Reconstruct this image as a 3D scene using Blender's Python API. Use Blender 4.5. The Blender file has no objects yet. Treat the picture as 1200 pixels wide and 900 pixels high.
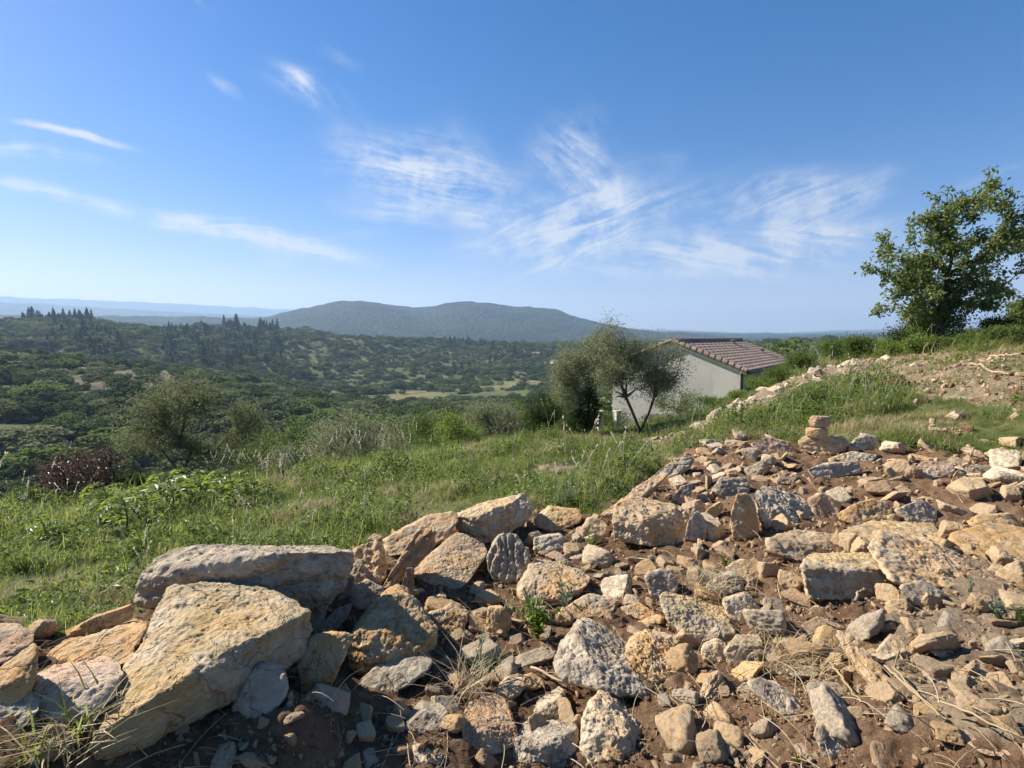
SKYSTR, SUNE, EXPO, HAZE = .058, 5.0, 1.18, 1.3e-4
SKYAIR, SKYDUST, SKYOZ, SKYSAT, CLB = 1.0, 0.3, 3.0, 1.45, 6.2
SKYTINT = (1.42, .95, 1.05, 1)
import bpy, bmesh, math, random
import numpy as np
from mathutils import Vector, Matrix

SC = bpy.context.scene
COL = SC.collection
R = math.radians
rng = np.random.default_rng(7)
F = 620.0                                  # focal length of the lens in 1200 px wide picture units
PITCH = R(5.07)
CAM = np.array([0.0, 0.0, 1.62])
SUN_AZ, SUN_EL = R(-67), R(37)

# ------------------------------------------------------------------ noise
_G = np.array([[1,1,0],[-1,1,0],[1,-1,0],[-1,-1,0],[1,0,1],[-1,0,1],[1,0,-1],[-1,0,-1],
               [0,1,1],[0,-1,1],[0,1,-1],[0,-1,-1],[1,1,0],[-1,1,0],[0,-1,1],[0,-1,-1]], dtype=np.float32)
def noise3(p, seed=0):
    p = np.asarray(p, dtype=np.float64)
    out = np.empty(len(p), dtype=np.float32)
    for a in range(0, len(p), 200000):
        q = p[a:a+200000]
        i = np.floor(q).astype(np.int64)
        f = (q - i).astype(np.float32)
        u = f*f*f*(f*(f*6-15)+10)
        def g(dx, dy, dz):
            x = (i[:,0]+dx).astype(np.uint32); y = (i[:,1]+dy).astype(np.uint32); z = (i[:,2]+dz).astype(np.uint32)
            h = x*np.uint32(374761393) + y*np.uint32(668265263) + z*np.uint32(2246822519) + np.uint32((seed*3266489917+12345) & 0xffffffff)
            h ^= h >> np.uint32(13); h *= np.uint32(1274126177); h ^= h >> np.uint32(16); h *= np.uint32(2654435761); h ^= h >> np.uint32(15)
            v = _G[(h & np.uint32(15)).astype(np.int64)]
            return v[:,0]*(f[:,0]-dx) + v[:,1]*(f[:,1]-dy) + v[:,2]*(f[:,2]-dz)
        def L(a_, b_, t): return a_ + (b_-a_)*t
        x0 = L(L(g(0,0,0), g(1,0,0), u[:,0]), L(g(0,1,0), g(1,1,0), u[:,0]), u[:,1])
        x1 = L(L(g(0,0,1), g(1,0,1), u[:,0]), L(g(0,1,1), g(1,1,1), u[:,0]), u[:,1])
        out[a:a+200000] = L(x0, x1, u[:,2])
    return out
def fbm(p, octv=4, seed=0, gain=0.5):
    s = 0; amp = 1.0; p = np.asarray(p, dtype=np.float64)
    for k in range(octv):
        s = s + amp*noise3(p*(2.03**k) + 17.3*k, seed+k); amp *= gain
    return s
def ridged(p, octv=3, seed=0):
    s = 0; amp = 1.0
    for k in range(octv):
        s = s + amp*(0.5-np.abs(noise3(p*(2.03**k)+9.1*k, seed+k))); amp *= .5
    return s
def sstep(a, b, x):
    t = np.clip((x-a)/(b-a), 0, 1); return t*t*(3-2*t)

# ------------------------------------------------------------------ camera geometry: directions of sight used to survey the place
cp, sp = math.cos(PITCH), math.sin(PITCH)
def direction(px, py):
    x = px-600.0; u = 450.0-py
    return np.array([x, F*cp + u*sp, u*cp - F*sp])
def slope(px, py):
    d = direction(px, py); return d[2]/math.hypot(d[0], d[1])
def azim(px): return math.atan2(px-600.0, F*cp)
def at(px, py, r):
    d = direction(px, py); k = r/math.hypot(d[0], d[1]); return CAM + d*k
def project(P):
    P = np.atleast_2d(P) - CAM
    fw = P[:,1]*cp - P[:,2]*sp; up = P[:,1]*sp + P[:,2]*cp
    fw = np.where(fw < 1e-3, 1e-3, fw)
    return 600 + F*P[:,0]/fw, 450 - F*up/fw
def inside(px, py, poly):
    px = np.asarray(px); py = np.asarray(py); c = np.zeros(px.shape, bool); n = len(poly)
    for i in range(n):
        x0, y0 = poly[i]; x1, y1 = poly[(i+1) % n]
        if y0 == y1: continue
        c ^= ((y0 > py) != (y1 > py)) & (px < (x1-x0)*(py-y0)/(y1-y0)+x0)
    return c

# ------------------------------------------------------------------ terrain
NEAR = [(0,900,1.95),(200,900,1.9),(400,900,1.85),(600,900,1.85),(800,900,1.85),(1000,900,1.9),(1200,900,2.0),
 (0,800,2.5),(300,800,2.4),(600,800,2.4),(900,800,2.4),(1200,800,2.6),(450,700,3.2),(370,862,1.86),(450,828,2.12),(520,870,1.9),(600,700,3.3),(900,700,3.3),(1200,700,3.6),
 (800,640,4.1),(1000,640,4.2),(1200,620,5.2),(0,748,3.0),(100,735,3.2),(300,690,3.5),(420,655,4.0),(600,618,4.7),(700,600,5.2),(760,557,6.6),
 (850,524,8.2),(950,525,8.0),(1050,535,7.8),(1200,545,7.4),(950,580,5.6),(1100,580,5.8),
 (50,728,4.6),(50,660,7.5),(50,603,12),(-150,728,4.6),(-150,660,7.5),(-150,620,12),(200,645,6.0),(200,602,9.5),(200,580,13),(400,622,5.8),(400,590,8.5),(400,563,13),(400,548,17),
 (600,587,7.0),(600,545,11),(600,515,19),(500,575,9.5),(500,540,15),(700,563,8.5),(700,530,13),(700,507,22),(760,522,16),(760,503,24),
 (720,502,28),(866,486,30),(800,522,13),(850,492,15),(860,502,12),(900,467,17),(950,446,19.5),(1010,431,21),(900,482,13),(950,500,10.5),(1000,470,13),
 (1100,490,10),(1100,440,15),(1200,440,14),(1200,420,17),(1100,416,20),(1200,398,23),(1020,412,25),(1100,394,27),(960,424,26),(1300,410,17),(1300,560,6.5),(1500,520,8)]
cx_, cz_ = [], []
for px, py, r in NEAR:
    d = direction(px, py); cx_.append((math.atan2(d[0], d[1]), math.log(r))); cz_.append(slope(px, py)*r + CAM[2])
for a in np.arange(-180, 181, 20):
    for r in (1.2, 1.6):
        cx_.append((R(a), math.log(r))); cz_.append(0.0)
    if abs(a) > 75:
        for r in (3, 6, 12, 30):
            cx_.append((R(a), math.log(r))); cz_.append(-0.02*r if a > 0 else -0.09*r)
for px, py in ((-100,680),(50,665),(200,650),(300,630),(400,600),(500,580),(600,535),(700,515),(800,500),(900,455),(1000,425),(1200,408),(1400,408)):
    cx_.append((azim(px), math.log(32))); cz_.append(slope(px, py)*32 + CAM[2])
cx_ = np.array(cx_); cz_ = np.array(cz_)
MQC = 0.10
def _k(d2): return np.sqrt(d2 + MQC*MQC)
_A = _k(((cx_[:,None,:]-cx_[None,:,:])**2).sum(-1))
_n = len(cx_)
_M = np.zeros((_n+1, _n+1)); _M[:_n,:_n] = _A - 0.002*np.eye(_n); _M[:_n,_n] = 1; _M[_n,:_n] = 1
_w = np.linalg.solve(_M, np.append(cz_, 0.0))
def near_z(az, lr):
    out = np.empty(len(az))
    for a in range(0, len(az), 60000):
        A = az[a:a+60000, None]-cx_[None,:,0]; B = lr[a:a+60000, None]-cx_[None,:,1]
        out[a:a+60000] = _k(A*A+B*B) @ _w[:_n] + _w[_n]
    return out
COLS = [-400,0,100,200,300,360,430,490,540,590,640,700,760,830,900,1000,1200,1600]
KR = [32,60,130,260,430,560,800,1150,1500,2400,4000,6500,9000,10500,13000,15000]
KP = {
 60: [660,655,650,640,625,605,590,575,560,550,543,530,520,500,470,440,425,425],
 130:[590,588,586,582,570,550,532,522,515,508,502,495,488,475,448,430,416,416],
 260:[475,471,470,472,480,486,492,491,489,486,482,475,468,455,430,420,410,410],
 430:[425,424,425,434,448,458,469,470,470,469,466,460,452,440,420,412,405,405],
 560:[433,432,432,441,452,457,460,459,457,454,451,446,440,428,415,408,402,402],
 800:[401,400,398,405,413,421,429,431,431,430,428,425,420,412,408,404,400,400],
 1150:[382,381,379,384,387,391,396,399,402,404,405,405,405,404,404,401,398,398],
 1500:[388,387,386,390,393,397,402,404,405,405,405,404,404,403,405,403,400,400],
 2400:[392,391,391,391,392,394,396,397,398,398,398,399,400,401,403,399,398,398],
 4000:[380,372,372,373,374,363,353.5,362.5,354.5,360,364.5,380,389,393,396,394,394,394],
 6500:[392]*18,
 9000:[352,355,360,366,371,377,388,390,390,390,390,389,388,390,393,389,388,388],
 10500:[391]*18,
 13000:[345,348,352,356,361,364,370,378,384,384,384,384.5,386,389,391,387,386,386],
 15000:[394]*18}
CAZ = np.array([azim(p) for p in COLS])
KS = np.array([[slope(p, KP[r][i])*r + CAM[2] for i, p in enumerate(COLS)] for r in KR[1:]])   # z at every knot and column
def base_z(az, r):
    az = np.asarray(az, float); r = np.asarray(r, float)
    lr = np.log(np.maximum(r, 1.2)); z = np.empty(len(az))
    nm = r <= 32
    if nm.any(): z[nm] = near_z(az[nm], lr[nm])
    fm = np.where(~nm)[0]
    for s in range(0, len(fm), 100000):
        m = fm[s:s+100000]; a = az[m]; l = lr[m]; N = len(m)
        ua, inv = np.unique(a, return_inverse=True)
        Zk = np.empty((len(ua), len(KR)))
        Zk[:,0] = near_z(ua, np.full(len(ua), math.log(32.0)))
        ac = np.clip(ua, CAZ[0], CAZ[-1])
        ci = np.clip(np.searchsorted(CAZ, ac)-1, 0, len(CAZ)-2); t = (ac-CAZ[ci])/(CAZ[ci+1]-CAZ[ci])
        h = CAZ[1:]-CAZ[:-1]
        for k in range(1, len(KR)):
            y = KS[k-1]; dl = (y[1:]-y[:-1])/h
            mm = np.zeros(len(y)); mm[1:-1] = np.where(dl[1:]*dl[:-1] > 0, 2*dl[1:]*dl[:-1]/(dl[1:]+dl[:-1]+1e-12), 0)
            H = h[ci]
            Zk[:,k] = (y[ci]*(1+2*t)*(1-t)**2 + y[ci+1]*t*t*(3-2*t) + mm[ci]*H*t*(1-t)**2 + mm[ci+1]*H*t*t*(t-1))
        Zk = Zk[inv]
        K = np.log(np.array(KR)); hk = K[1:]-K[:-1]
        D = (Zk[:,1:]-Zk[:,:-1])/hk
        M = np.zeros_like(Zk)
        pr = D[:,1:]*D[:,:-1]
        M[:,1:-1] = np.where(pr > 0, 2*pr/(D[:,1:]+D[:,:-1]+np.where(D[:,1:]+D[:,:-1] >= 0, 1e-9, -1e-9)), 0)
        ki = np.clip(np.searchsorted(K, l)-1, 0, len(K)-2); t = np.clip((l-K[ki])/hk[ki], 0, 1); ar = np.arange(N); H = hk[ki]
        z[m] = Zk[ar,ki]*(1+2*t)*(1-t)**2 + Zk[ar,ki+1]*t*t*(3-2*t) + M[ar,ki]*H*t*(1-t)**2 + M[ar,ki+1]*H*t*t*(t-1)
    return z
DIRT = [(-400,760),(0,742),(60,748),(160,722),(300,690),(420,645),(540,608),(630,606),(700,600),(740,572),(790,537),(850,512),(900,510),(940,522),(1000,523),(1060,523),(1200,538),(1500,560),(1700,1000),(1700,1500),(-600,1500)]
DIRT2 = [(1030,485),(1075,470),(1060,446),(1000,440),(960,440),(1010,428),(1040,415),(1400,408),(1500,480),(1200,487),(1120,470)]
BARE = [(660,548,42,6),(742,545,40,7),(55,706,46,8),(640,563,30,5),(700,590,30,6),(1100,505,40,6),(1010,490,30,5),(1150,470,30,6)]
def masks(x, y, z):
    """bare soil and stony soil from the surveyed outlines"""
    px, py = project(np.stack([x, y, z], 1))
    w = 9*fbm(np.stack([x*1.3, y*1.3, 0*x], 1), 3, 50)
    r = np.hypot(x, y)
    d = inside(px+w*2, py+w*.6, DIRT) & (r < 9.5) & (y > -.2) | (r < 1.9)
    d2 = inside(px+w*2, py+w*.4, DIRT2) & (r > 8) & (r < 40)
    for bx, by, bw, bh in BARE: d2 |= (((px+2.5*w-bx)/bw)**2+((py+w*.6-by)/bh)**2 < 1) & (r > 3.3) & (r < 30) & (y > 0)
    d2 |= (((px+2*w-1185)/150)**2+((py-750)/120)**2 < 1) & (r < 6) & (y > 0)
    d2 |= (bank_distance(x, y)+.06*w < .75) & (r < 30)
    return d.astype(float), d2.astype(float)
BANK = [(742,533,14.2),(790,523,13.0),(830,506,13.6),(862,488,14.6),(900,464,16.6),(940,449,18.6),(975,438,19.8),(1012,430,20.6)]
BP = np.array([at(a, b, c)[:2] for a, b, c in BANK])
def bank_distance(x, y):
    best = np.full(len(x), 1e9)
    for i in range(len(BP)-1):
        a, b = BP[i], BP[i+1]; L2 = ((b-a)**2).sum(); t = np.clip(((x-a[0])*(b[0]-a[0])+(y-a[1])*(b[1]-a[1]))/L2, 0, 1)
        best = np.minimum(best, np.hypot(x-a[0]-t*(b[0]-a[0]), y-a[1]-t*(b[1]-a[1])))
    return best
def full_z(x, y):
    x = np.asarray(x, float); y = np.asarray(y, float)
    az = np.arctan2(x, y); r = np.hypot(x, y)
    z = base_z(az, r)
    P = np.stack([x, y, np.zeros_like(x)], 1)
    n = r < 70
    if n.any():
        q = P[n]; fade = np.clip(r[n]/1.5, 0.2, 1)*sstep(70, 30, r[n])
        z[n] += fade*((0.05+.07*sstep(4, 8, r[n]))*fbm(q*0.8, 3, 1) + (0.022+.03*sstep(4, 7, r[n]))*fbm(q*3.5, 3, 2))
    n = (r > 11) & (r < 24)
    if n.any(): z[n] += .26*np.exp(-(bank_distance(x[n], y[n])/.75)**2)
    f = r > 50
    if f.any():
        q = P[f]; rr = r[f]; k = sstep(50, 130, rr)
        z[f] += k*(1.1*fbm(q/40, 3, 5)) + sstep(200, 600, rr)*(4*fbm(q/120, 4, 6)) + sstep(480, 700, rr)*sstep(1500, 1000, rr)*(16*(ridged(q/260, 2, 7)-.4)) + sstep(2000, 3600, rr)*(34*(ridged(q/620, 3, 8)-.45) + 12*fbm(q/240, 3, 9))
        zz = z[f]                                                  # terraced slopes
        a = az[f]
        m1 = sstep(560, 640, rr)*sstep(1150, 1000, rr)*sstep(azim(250), azim(340), a)*sstep(azim(720), azim(660), a)
        m2 = sstep(250, 290, rr)*sstep(430, 400, rr)*sstep(azim(40), azim(80), a)*sstep(azim(300), azim(220), a)
        for m, st in ((m1, 2.6), (m2, 2.2)):
            t = zz/st; fl = np.floor(t); fr = t-fl
            zz = zz*(1-m) + m*st*(fl + sstep(.62, 1.0, fr)*.92 + fr*.08)
        z[f] = zz
    return z
def ground_z(x, y): return float(full_z([x], [y])[0])
def hit(px, py, rmax=60):
    """where the line of sight through (px, py) meets the ground"""
    d = direction(px, py); d = d/math.hypot(d[0], d[1])
    r = np.geomspace(1.2, rmax, 500)
    z = full_z(d[0]*r, d[1]*r)
    below = CAM[2] + d[2]*r <= z
    i = int(np.argmax(below)) if below.any() else len(r)-1
    return r[i]

# ------------------------------------------------------------------ object helpers
def mesh_np(name, V, faces, smooth=True, mats=(), fmat=None):
    """faces: list of int arrays (n, k)"""
    me = bpy.data.meshes.new(name)
    V = np.ascontiguousarray(V, dtype=np.float32)
    faces = [np.asarray(f, dtype=np.int32) for f in faces if len(f)]
    me.vertices.add(len(V)); me.vertices.foreach_set('co', V.ravel())
    nl = sum(f.size for f in faces); npoly = sum(len(f) for f in faces)
    if npoly:
        me.loops.add(nl); me.polygons.add(npoly)
        me.loops.foreach_set('vertex_index', np.concatenate([f.ravel() for f in faces]))
        tot = np.concatenate([np.full(len(f), f.shape[1], np.int32) for f in faces])
        me.polygons.foreach_set('loop_start', (np.cumsum(tot)-tot).astype(np.int32))
        me.polygons.foreach_set('loop_total', tot)
        me.polygons.foreach_set('use_smooth', np.full(npoly, smooth))
        if fmat is not None: me.polygons.foreach_set('material_index', np.asarray(fmat, np.int32))
    for m in mats: me.materials.append(m)
    me.update(calc_edges=True)
    return me
def link(name, me, loc=(0,0,0), parent=None):
    o = bpy.data.objects.new(name, me); COL.objects.link(o); o.location = [float(v) for v in loc]
    if parent: o.parent = parent
    return o
def tag(o, label=None, cat=None, group=None, kind=None):
    if label: o['label'] = label; o['kind'] = 'thing'
    if cat: o['category'] = cat
    if group: o['group'] = group
    if kind: o['kind'] = kind
    return o
def empty(name, loc, label, cat, group=None):
    o = bpy.data.objects.new(name, None); COL.objects.link(o); o.location = [float(v) for v in loc]; o.empty_display_size = .2
    return tag(o, label, cat, group)
def attr(me, name, vals, typ='FLOAT'):
    a = me.attributes.new(name, typ, 'POINT')
    if typ == 'FLOAT_VECTOR': a.data.foreach_set('vector', np.asarray(vals, np.float32).ravel())
    elif typ == 'INT': a.data.foreach_set('value', np.asarray(vals, np.int32))
    else: a.data.foreach_set('value', np.asarray(vals, np.float32))
class MB:
    """collects pieces of geometry into one mesh"""
    def __init__(s): s.V = []; s.F = {}; s.n = 0; s.fm = {}
    def add(s, V, Fs, mi=0):
        V = np.asarray(V, float); s.V.append(V)
        for f in Fs:
            f = np.asarray(f, int)
            if len(f): s.F.setdefault(f.shape[1], []).append(f+s.n); s.fm.setdefault(f.shape[1], []).append(np.full(len(f), mi))
        s.n += len(V)
    def box(s, c, sz, rz=0.0, mi=0, taper=1.0):
        x, y, z = [v/2 for v in sz]
        V = np.array([[-x,-y,-z],[x,-y,-z],[x,y,-z],[-x,y,-z],[-x*taper,-y*taper,z],[x*taper,-y*taper,z],[x*taper,y*taper,z],[-x*taper,y*taper,z]])
        c_, s_ = math.cos(rz), math.sin(rz)
        V = V @ np.array([[c_,s_,0],[-s_,c_,0],[0,0,1]]) + np.array(c)
        s.add(V, [[[0,3,2,1],[4,5,6,7],[0,1,5,4],[1,2,6,5],[2,3,7,6],[3,0,4,7]]], mi)
    def tube(s, P, rad, n=6, mi=0, cap=True):
        P = np.asarray(P, float); rad = np.broadcast_to(np.asarray(rad, float), (len(P),))
        T = np.gradient(P, axis=0); T /= np.linalg.norm(T, axis=1)[:,None]+1e-9
        up = np.where(np.abs(T[:,2:3]) > .9, np.array([[1,0,0]]), np.array([[0,0,1]]))
        A = np.cross(T, up); A /= np.linalg.norm(A, axis=1)[:,None]+1e-9; B = np.cross(T, A)
        th = np.linspace(0, 2*np.pi, n, endpoint=False)
        V = (P[:,None,:] + rad[:,None,None]*(np.cos(th)[None,:,None]*A[:,None,:] + np.sin(th)[None,:,None]*B[:,None,:])).reshape(-1, 3)
        i = np.arange(len(P)-1)[:,None]*n; j = np.arange(n)[None,:]; k = (j+1) % n
        s.add(V, [np.stack([i+j, i+k, i+n+k, i+n+j], -1).reshape(-1, 4)], mi)
    def mesh(s, name, mats, smooth=True):
        V = np.concatenate(s.V) if s.V else np.zeros((0,3))
        ks = sorted(s.F); return mesh_np(name, V, [np.concatenate(s.F[k]) for k in ks], smooth, mats, np.concatenate([np.concatenate(s.fm[k]) for k in ks]))

# ------------------------------------------------------------------ materials
def new_mat(name):
    m = bpy.data.materials.new(name); m.use_nodes = True; nt = m.node_tree; nt.nodes.clear()
    out = nt.nodes.new('ShaderNodeOutputMaterial'); return m, nt, out
class NT:
    def __init__(s, nt): s.nt = nt
    def n(s, typ, **kw):
        nd = s.nt.nodes.new(typ)
        for k, v in kw.items():
            if k.startswith('_'): setattr(nd, k[1:], v)
            else:
                key = k.replace('__', ' ')
                sock = nd.inputs[int(key[1:])] if key[0] == 'i' and key[1:].isdigit() else nd.inputs[key]
                s.set(sock, v)
        return nd
    def set(s, sock, v):
        if isinstance(v, bpy.types.NodeSocket): s.nt.links.new(v, sock)
        elif isinstance(v, (tuple, list)) and sock.type == 'RGBA' and len(v) == 3: sock.default_value = (*v, 1)
        else: sock.default_value = v
    def math(s, op, a, b=0.0, c=0.0, clamp=False):
        nd = s.nt.nodes.new('ShaderNodeMath'); nd.operation = op; nd.use_clamp = clamp
        s.set(nd.inputs[0], a); s.set(nd.inputs[1], b); s.set(nd.inputs[2], c); return nd.outputs[0]
    def mix(s, f, a, b, mode='MIX'):
        nd = s.nt.nodes.new('ShaderNodeMix'); nd.data_type = 'RGBA'; nd.blend_type = mode; nd.clamp_factor = True
        s.set(nd.inputs[0], f); s.set(nd.inputs[6], a); s.set(nd.inputs[7], b); return nd.outputs[2]
    def ramp(s, f, lo, hi, a=0.0, b=1.0):
        nd = s.nt.nodes.new('ShaderNodeMapRange'); nd.interpolation_type = 'SMOOTHSTEP'
        s.set(nd.inputs[0], f); nd.inputs[1].default_value = lo; nd.inputs[2].default_value = hi; nd.inputs[3].default_value = a; nd.inputs[4].default_value = b
        return nd.outputs[0]
    def noise(s, vec, scale, detail=4, rough=.55, dist=0.0, w=None):
        nd = s.nt.nodes.new('ShaderNodeTexNoise')
        if w is not None: nd.noise_dimensions = '4D'; s.set(nd.inputs['W'], w)
        if vec is not None: s.set(nd.inputs['Vector'], vec)
        nd.inputs['Scale'].default_value = scale; nd.inputs['Detail'].default_value = detail; nd.inputs['Roughness'].default_value = rough; nd.inputs['Distortion'].default_value = dist
        return nd.outputs['Fac']
    def bump(s, h, strength, dist, normal=None):
        nd = s.nt.nodes.new('ShaderNodeBump'); s.set(nd.inputs['Height'], h); nd.inputs['Strength'].default_value = strength; nd.inputs['Distance'].default_value = dist
        if normal is not None: s.set(nd.inputs['Normal'], normal)
        return nd.outputs[0]
def simple_mat(name, col, rough=.8, var=.25, scale=6.0, bump=0.0, obj=True):
    m, nt, out = new_mat(name); N = NT(nt)
    tc = N.n('ShaderNodeTexCoord').outputs['Object']
    f = N.noise(tc, scale, 5)
    c = N.mix(N.ramp(f, .3, .7), tuple(v*(1-var) for v in col), tuple(min(1, v*(1+var)) for v in col))
    b = N.n('ShaderNodeBsdfPrincipled', Base__Color=c, Roughness=rough)
    b.inputs['Specular IOR Level'].default_value = .25
    if bump: N.set(b.inputs['Normal'], N.bump(N.noise(tc, scale*4, 5), .6, bump))
    nt.links.new(b.outputs[0], out.inputs[0]); return m
def leaf_mat(name, col, col2, trans=.4, rough=.5, tcol=None, spec=.3):
    m, nt, out = new_mat(name); N = NT(nt)
    oi = N.n('ShaderNodeObjectInfo'); geo = N.n('ShaderNodeNewGeometry')
    rnd = N.math('FRACT', N.math('ADD', geo.outputs['Random Per Island'], oi.outputs['Random']))
    f = N.noise(N.n('ShaderNodeTexCoord').outputs['Object'], 1.7, 2)
    k = N.math('ADD', N.math('MULTIPLY', rnd, .75), N.math('MULTIPLY', N.ramp(f, .35, .65), .35), clamp=True)
    c = N.mix(k, col, col2)
    p = N.n('ShaderNodeBsdfPrincipled', Base__Color=c, Roughness=rough); p.inputs['Specular IOR Level'].default_value = spec
    tc_ = N.mix(.5, c, tcol if tcol else tuple(min(1, v*1.5) for v in col2))
    t = N.n('ShaderNodeBsdfTranslucent', Color=tc_)
    mx = N.n('ShaderNodeMixShader', Fac=trans, i1=p.outputs[0], i2=t.outputs[0])
    nt.links.new(mx.outputs[0], out.inputs[0]); return m
def rock_mat(name, fine=1.0):
    m, nt, out = new_mat(name); N = NT(nt)
    tc = N.n('ShaderNodeTexCoord').outputs['Object']; oi = N.n('ShaderNodeObjectInfo')
    off = N.n('ShaderNodeVectorMath', _operation='SCALE', i0=(37., 91., 53.)); N.set(off.inputs['Scale'], oi.outputs['Random'])
    v = N.n('ShaderNodeVectorMath', _operation='ADD', i0=tc, i1=off.outputs[0]).outputs[0]
    s = fine
    big = N.noise(v, 3.2*s, 5, .6, .6); mid = N.noise(v, 9*s, 6, .65, .3); small = N.noise(v, 38*s, 6, .7); grain = N.noise(v, 190*s, 3, .6)
    base = N.mix(1.0, oi.outputs['Color'], N.mix(oi.outputs['Random'], (.80,.78,.76), (1.16,1.14,1.10)), 'MULTIPLY'); grey = N.math('ADD', oi.outputs['Alpha'], N.math('MULTIPLY', N.math('FRACT', N.math('MULTIPLY', oi.outputs['Random'], 7.0)), .22))
    warm = N.mix(N.ramp(big, .36, .66), base, N.mix(1.0, base, (1.14,.91,.60), 'MULTIPLY'))
    pale = N.mix(N.math('MULTIPLY', N.ramp(mid, .44, .70), .75), warm, (.51,.405,.26))
    gmask = N.math('ADD', grey, N.math('MULTIPLY', N.math('SUBTRACT', N.noise(v, 2.3*s, 5, .6, .8), .5), 1.9), clamp=True)
    c = N.mix(N.ramp(gmask, .25, .8), pale, N.mix(N.ramp(mid, .35, .65), (.20,.155,.102), (.46,.37,.255)))
    rust = N.math('MULTIPLY', N.ramp(N.noise(v, 5.5*s, 6, .7, 1.0), .57, .72), N.math('SUBTRACT', 1.0, N.math('MULTIPLY', grey, .7)))
    c = N.mix(N.math('MULTIPLY', rust, .75), c, (.27,.155,.065))
    c = N.mix(N.math('MULTIPLY', N.ramp(small, .58, .74), .6), c, (.09,.072,.052))       # pits and lichen specks
    c = N.mix(N.math('MULTIPLY', N.ramp(grain, .35, .7), .28), c, (.55,.49,.40))
    vein = N.math('ABSOLUTE', N.math('SUBTRACT', N.noise(v, 4.2*s, 4, .6, 1.4), .5))
    c = N.mix(N.math('MULTIPLY', N.ramp(vein, .012, .0), .45), c, (.07,.05,.035))
    b = N.n('ShaderNodeBsdfPrincipled', Base__Color=c, Roughness=.86); b.inputs['Specular IOR Level'].default_value = .22
    b1 = N.bump(mid, .5, .02/s); b2 = N.bump(small, .8, .014/s, b1); b3 = N.bump(grain, .7, .004/s, b2); b4 = N.bump(N.ramp(vein, .0, .02), .6, .012/s, b3)
    N.set(b.inputs['Normal'], b4)
    nt.links.new(b.outputs[0], out.inputs[0]); return m
M = {}
M['rock'] = rock_mat('limestone'); M['stone'] = rock_mat('small_limestone', 3.0)
# ------------------------------------------------------------------ ground materials
def ground_mat():
    m, nt, out = new_mat('soil_and_turf'); N = NT(nt)
    P = N.n('ShaderNodeNewGeometry').outputs['Position']
    dirt = N.n('ShaderNodeAttribute', _attribute_name='dirt').outputs['Fac']; stony = N.n('ShaderNodeAttribute', _attribute_name='stony').outputs['Fac']
    a = N.noise(P, 1.6, 5, .6); b = N.noise(P, 14, 6, .7); c = N.noise(P, 70, 5, .7); d = N.noise(P, 300, 2)
    soil = N.mix(N.ramp(a, .35, .65), (.112,.064,.035), (.195,.118,.066))
    soil = N.mix(N.math('MULTIPLY', N.ramp(N.noise(P, 5, 5, .7, .6), .5, .68), .8), soil, (.092,.052,.029)); soil = N.mix(N.ramp(b, .45, .72), soil, (.25,.168,.102)); soil = N.mix(N.math('MULTIPLY', N.ramp(c, .5, .75), .7), soil, (.055,.031,.018))
    soil = N.mix(N.math('MULTIPLY', N.ramp(d, .62, .75), .8), soil, (.42,.33,.24))
    ston = N.mix(N.ramp(b, .35, .65), (.19,.135,.085), (.29,.225,.15)); ston = N.mix(N.math('MULTIPLY', N.ramp(c, .55, .7), .6), ston, (.38,.32,.23))
    turf = N.mix(N.ramp(a, .35, .68), (.075,.10,.03), (.14,.14,.055)); turf = N.mix(N.ramp(b, .55, .75), turf, (.17,.13,.075))
    col = N.mix(stony, N.mix(dirt, turf, soil), ston)
    p = N.n('ShaderNodeBsdfPrincipled', Base__Color=col, Roughness=.95); p.inputs['Specular IOR Level'].default_value = .1
    N.set(p.inputs['Normal'], N.bump(d, .8, .005, N.bump(c, 1.0, .016, N.bump(b, .7, .035))))
    nt.links.new(p.outputs[0], out.inputs[0]); return m
def valley_mat():
    m, nt, out = new_mat('hillside_turf'); N = NT(nt)
    P = N.n('ShaderNodeNewGeometry').outputs['Position']
    field = N.n('ShaderNodeAttribute', _attribute_name='field').outputs['Fac']; bare = N.n('ShaderNodeAttribute', _attribute_name='bare').outputs['Fac']
    a = N.noise(P, .016, 5, .6); b = N.noise(P, .09, 6, .65); c = N.noise(P, .5, 4, .7)
    g = N.mix(N.ramp(a, .35, .65), (.066,.088,.032), (.112,.122,.048)); g = N.mix(N.ramp(b, .5, .72), g, (.17,.15,.075)); g = N.mix(N.math('MULTIPLY', N.ramp(c, .5, .7), .5), g, (.045,.06,.025))
    f = N.mix(N.ramp(a, .4, .6), (.15,.145,.055), (.20,.165,.085)); f = N.mix(N.ramp(b, .45, .65), f, (.10,.12,.042))
    br = N.mix(N.ramp(b, .4, .65), (.21,.165,.105), (.14,.12,.065))
    col = N.mix(bare, N.mix(field, g, f), br)
    p = N.n('ShaderNodeBsdfPrincipled', Base__Color=col, Roughness=.95); p.inputs['Specular IOR Level'].default_value = .05
    N.set(p.inputs['Normal'], N.bump(c, .8, .6, N.bump(b, .5, 2.0)))
    nt.links.new(p.outputs[0], out.inputs[0]); return m
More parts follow.
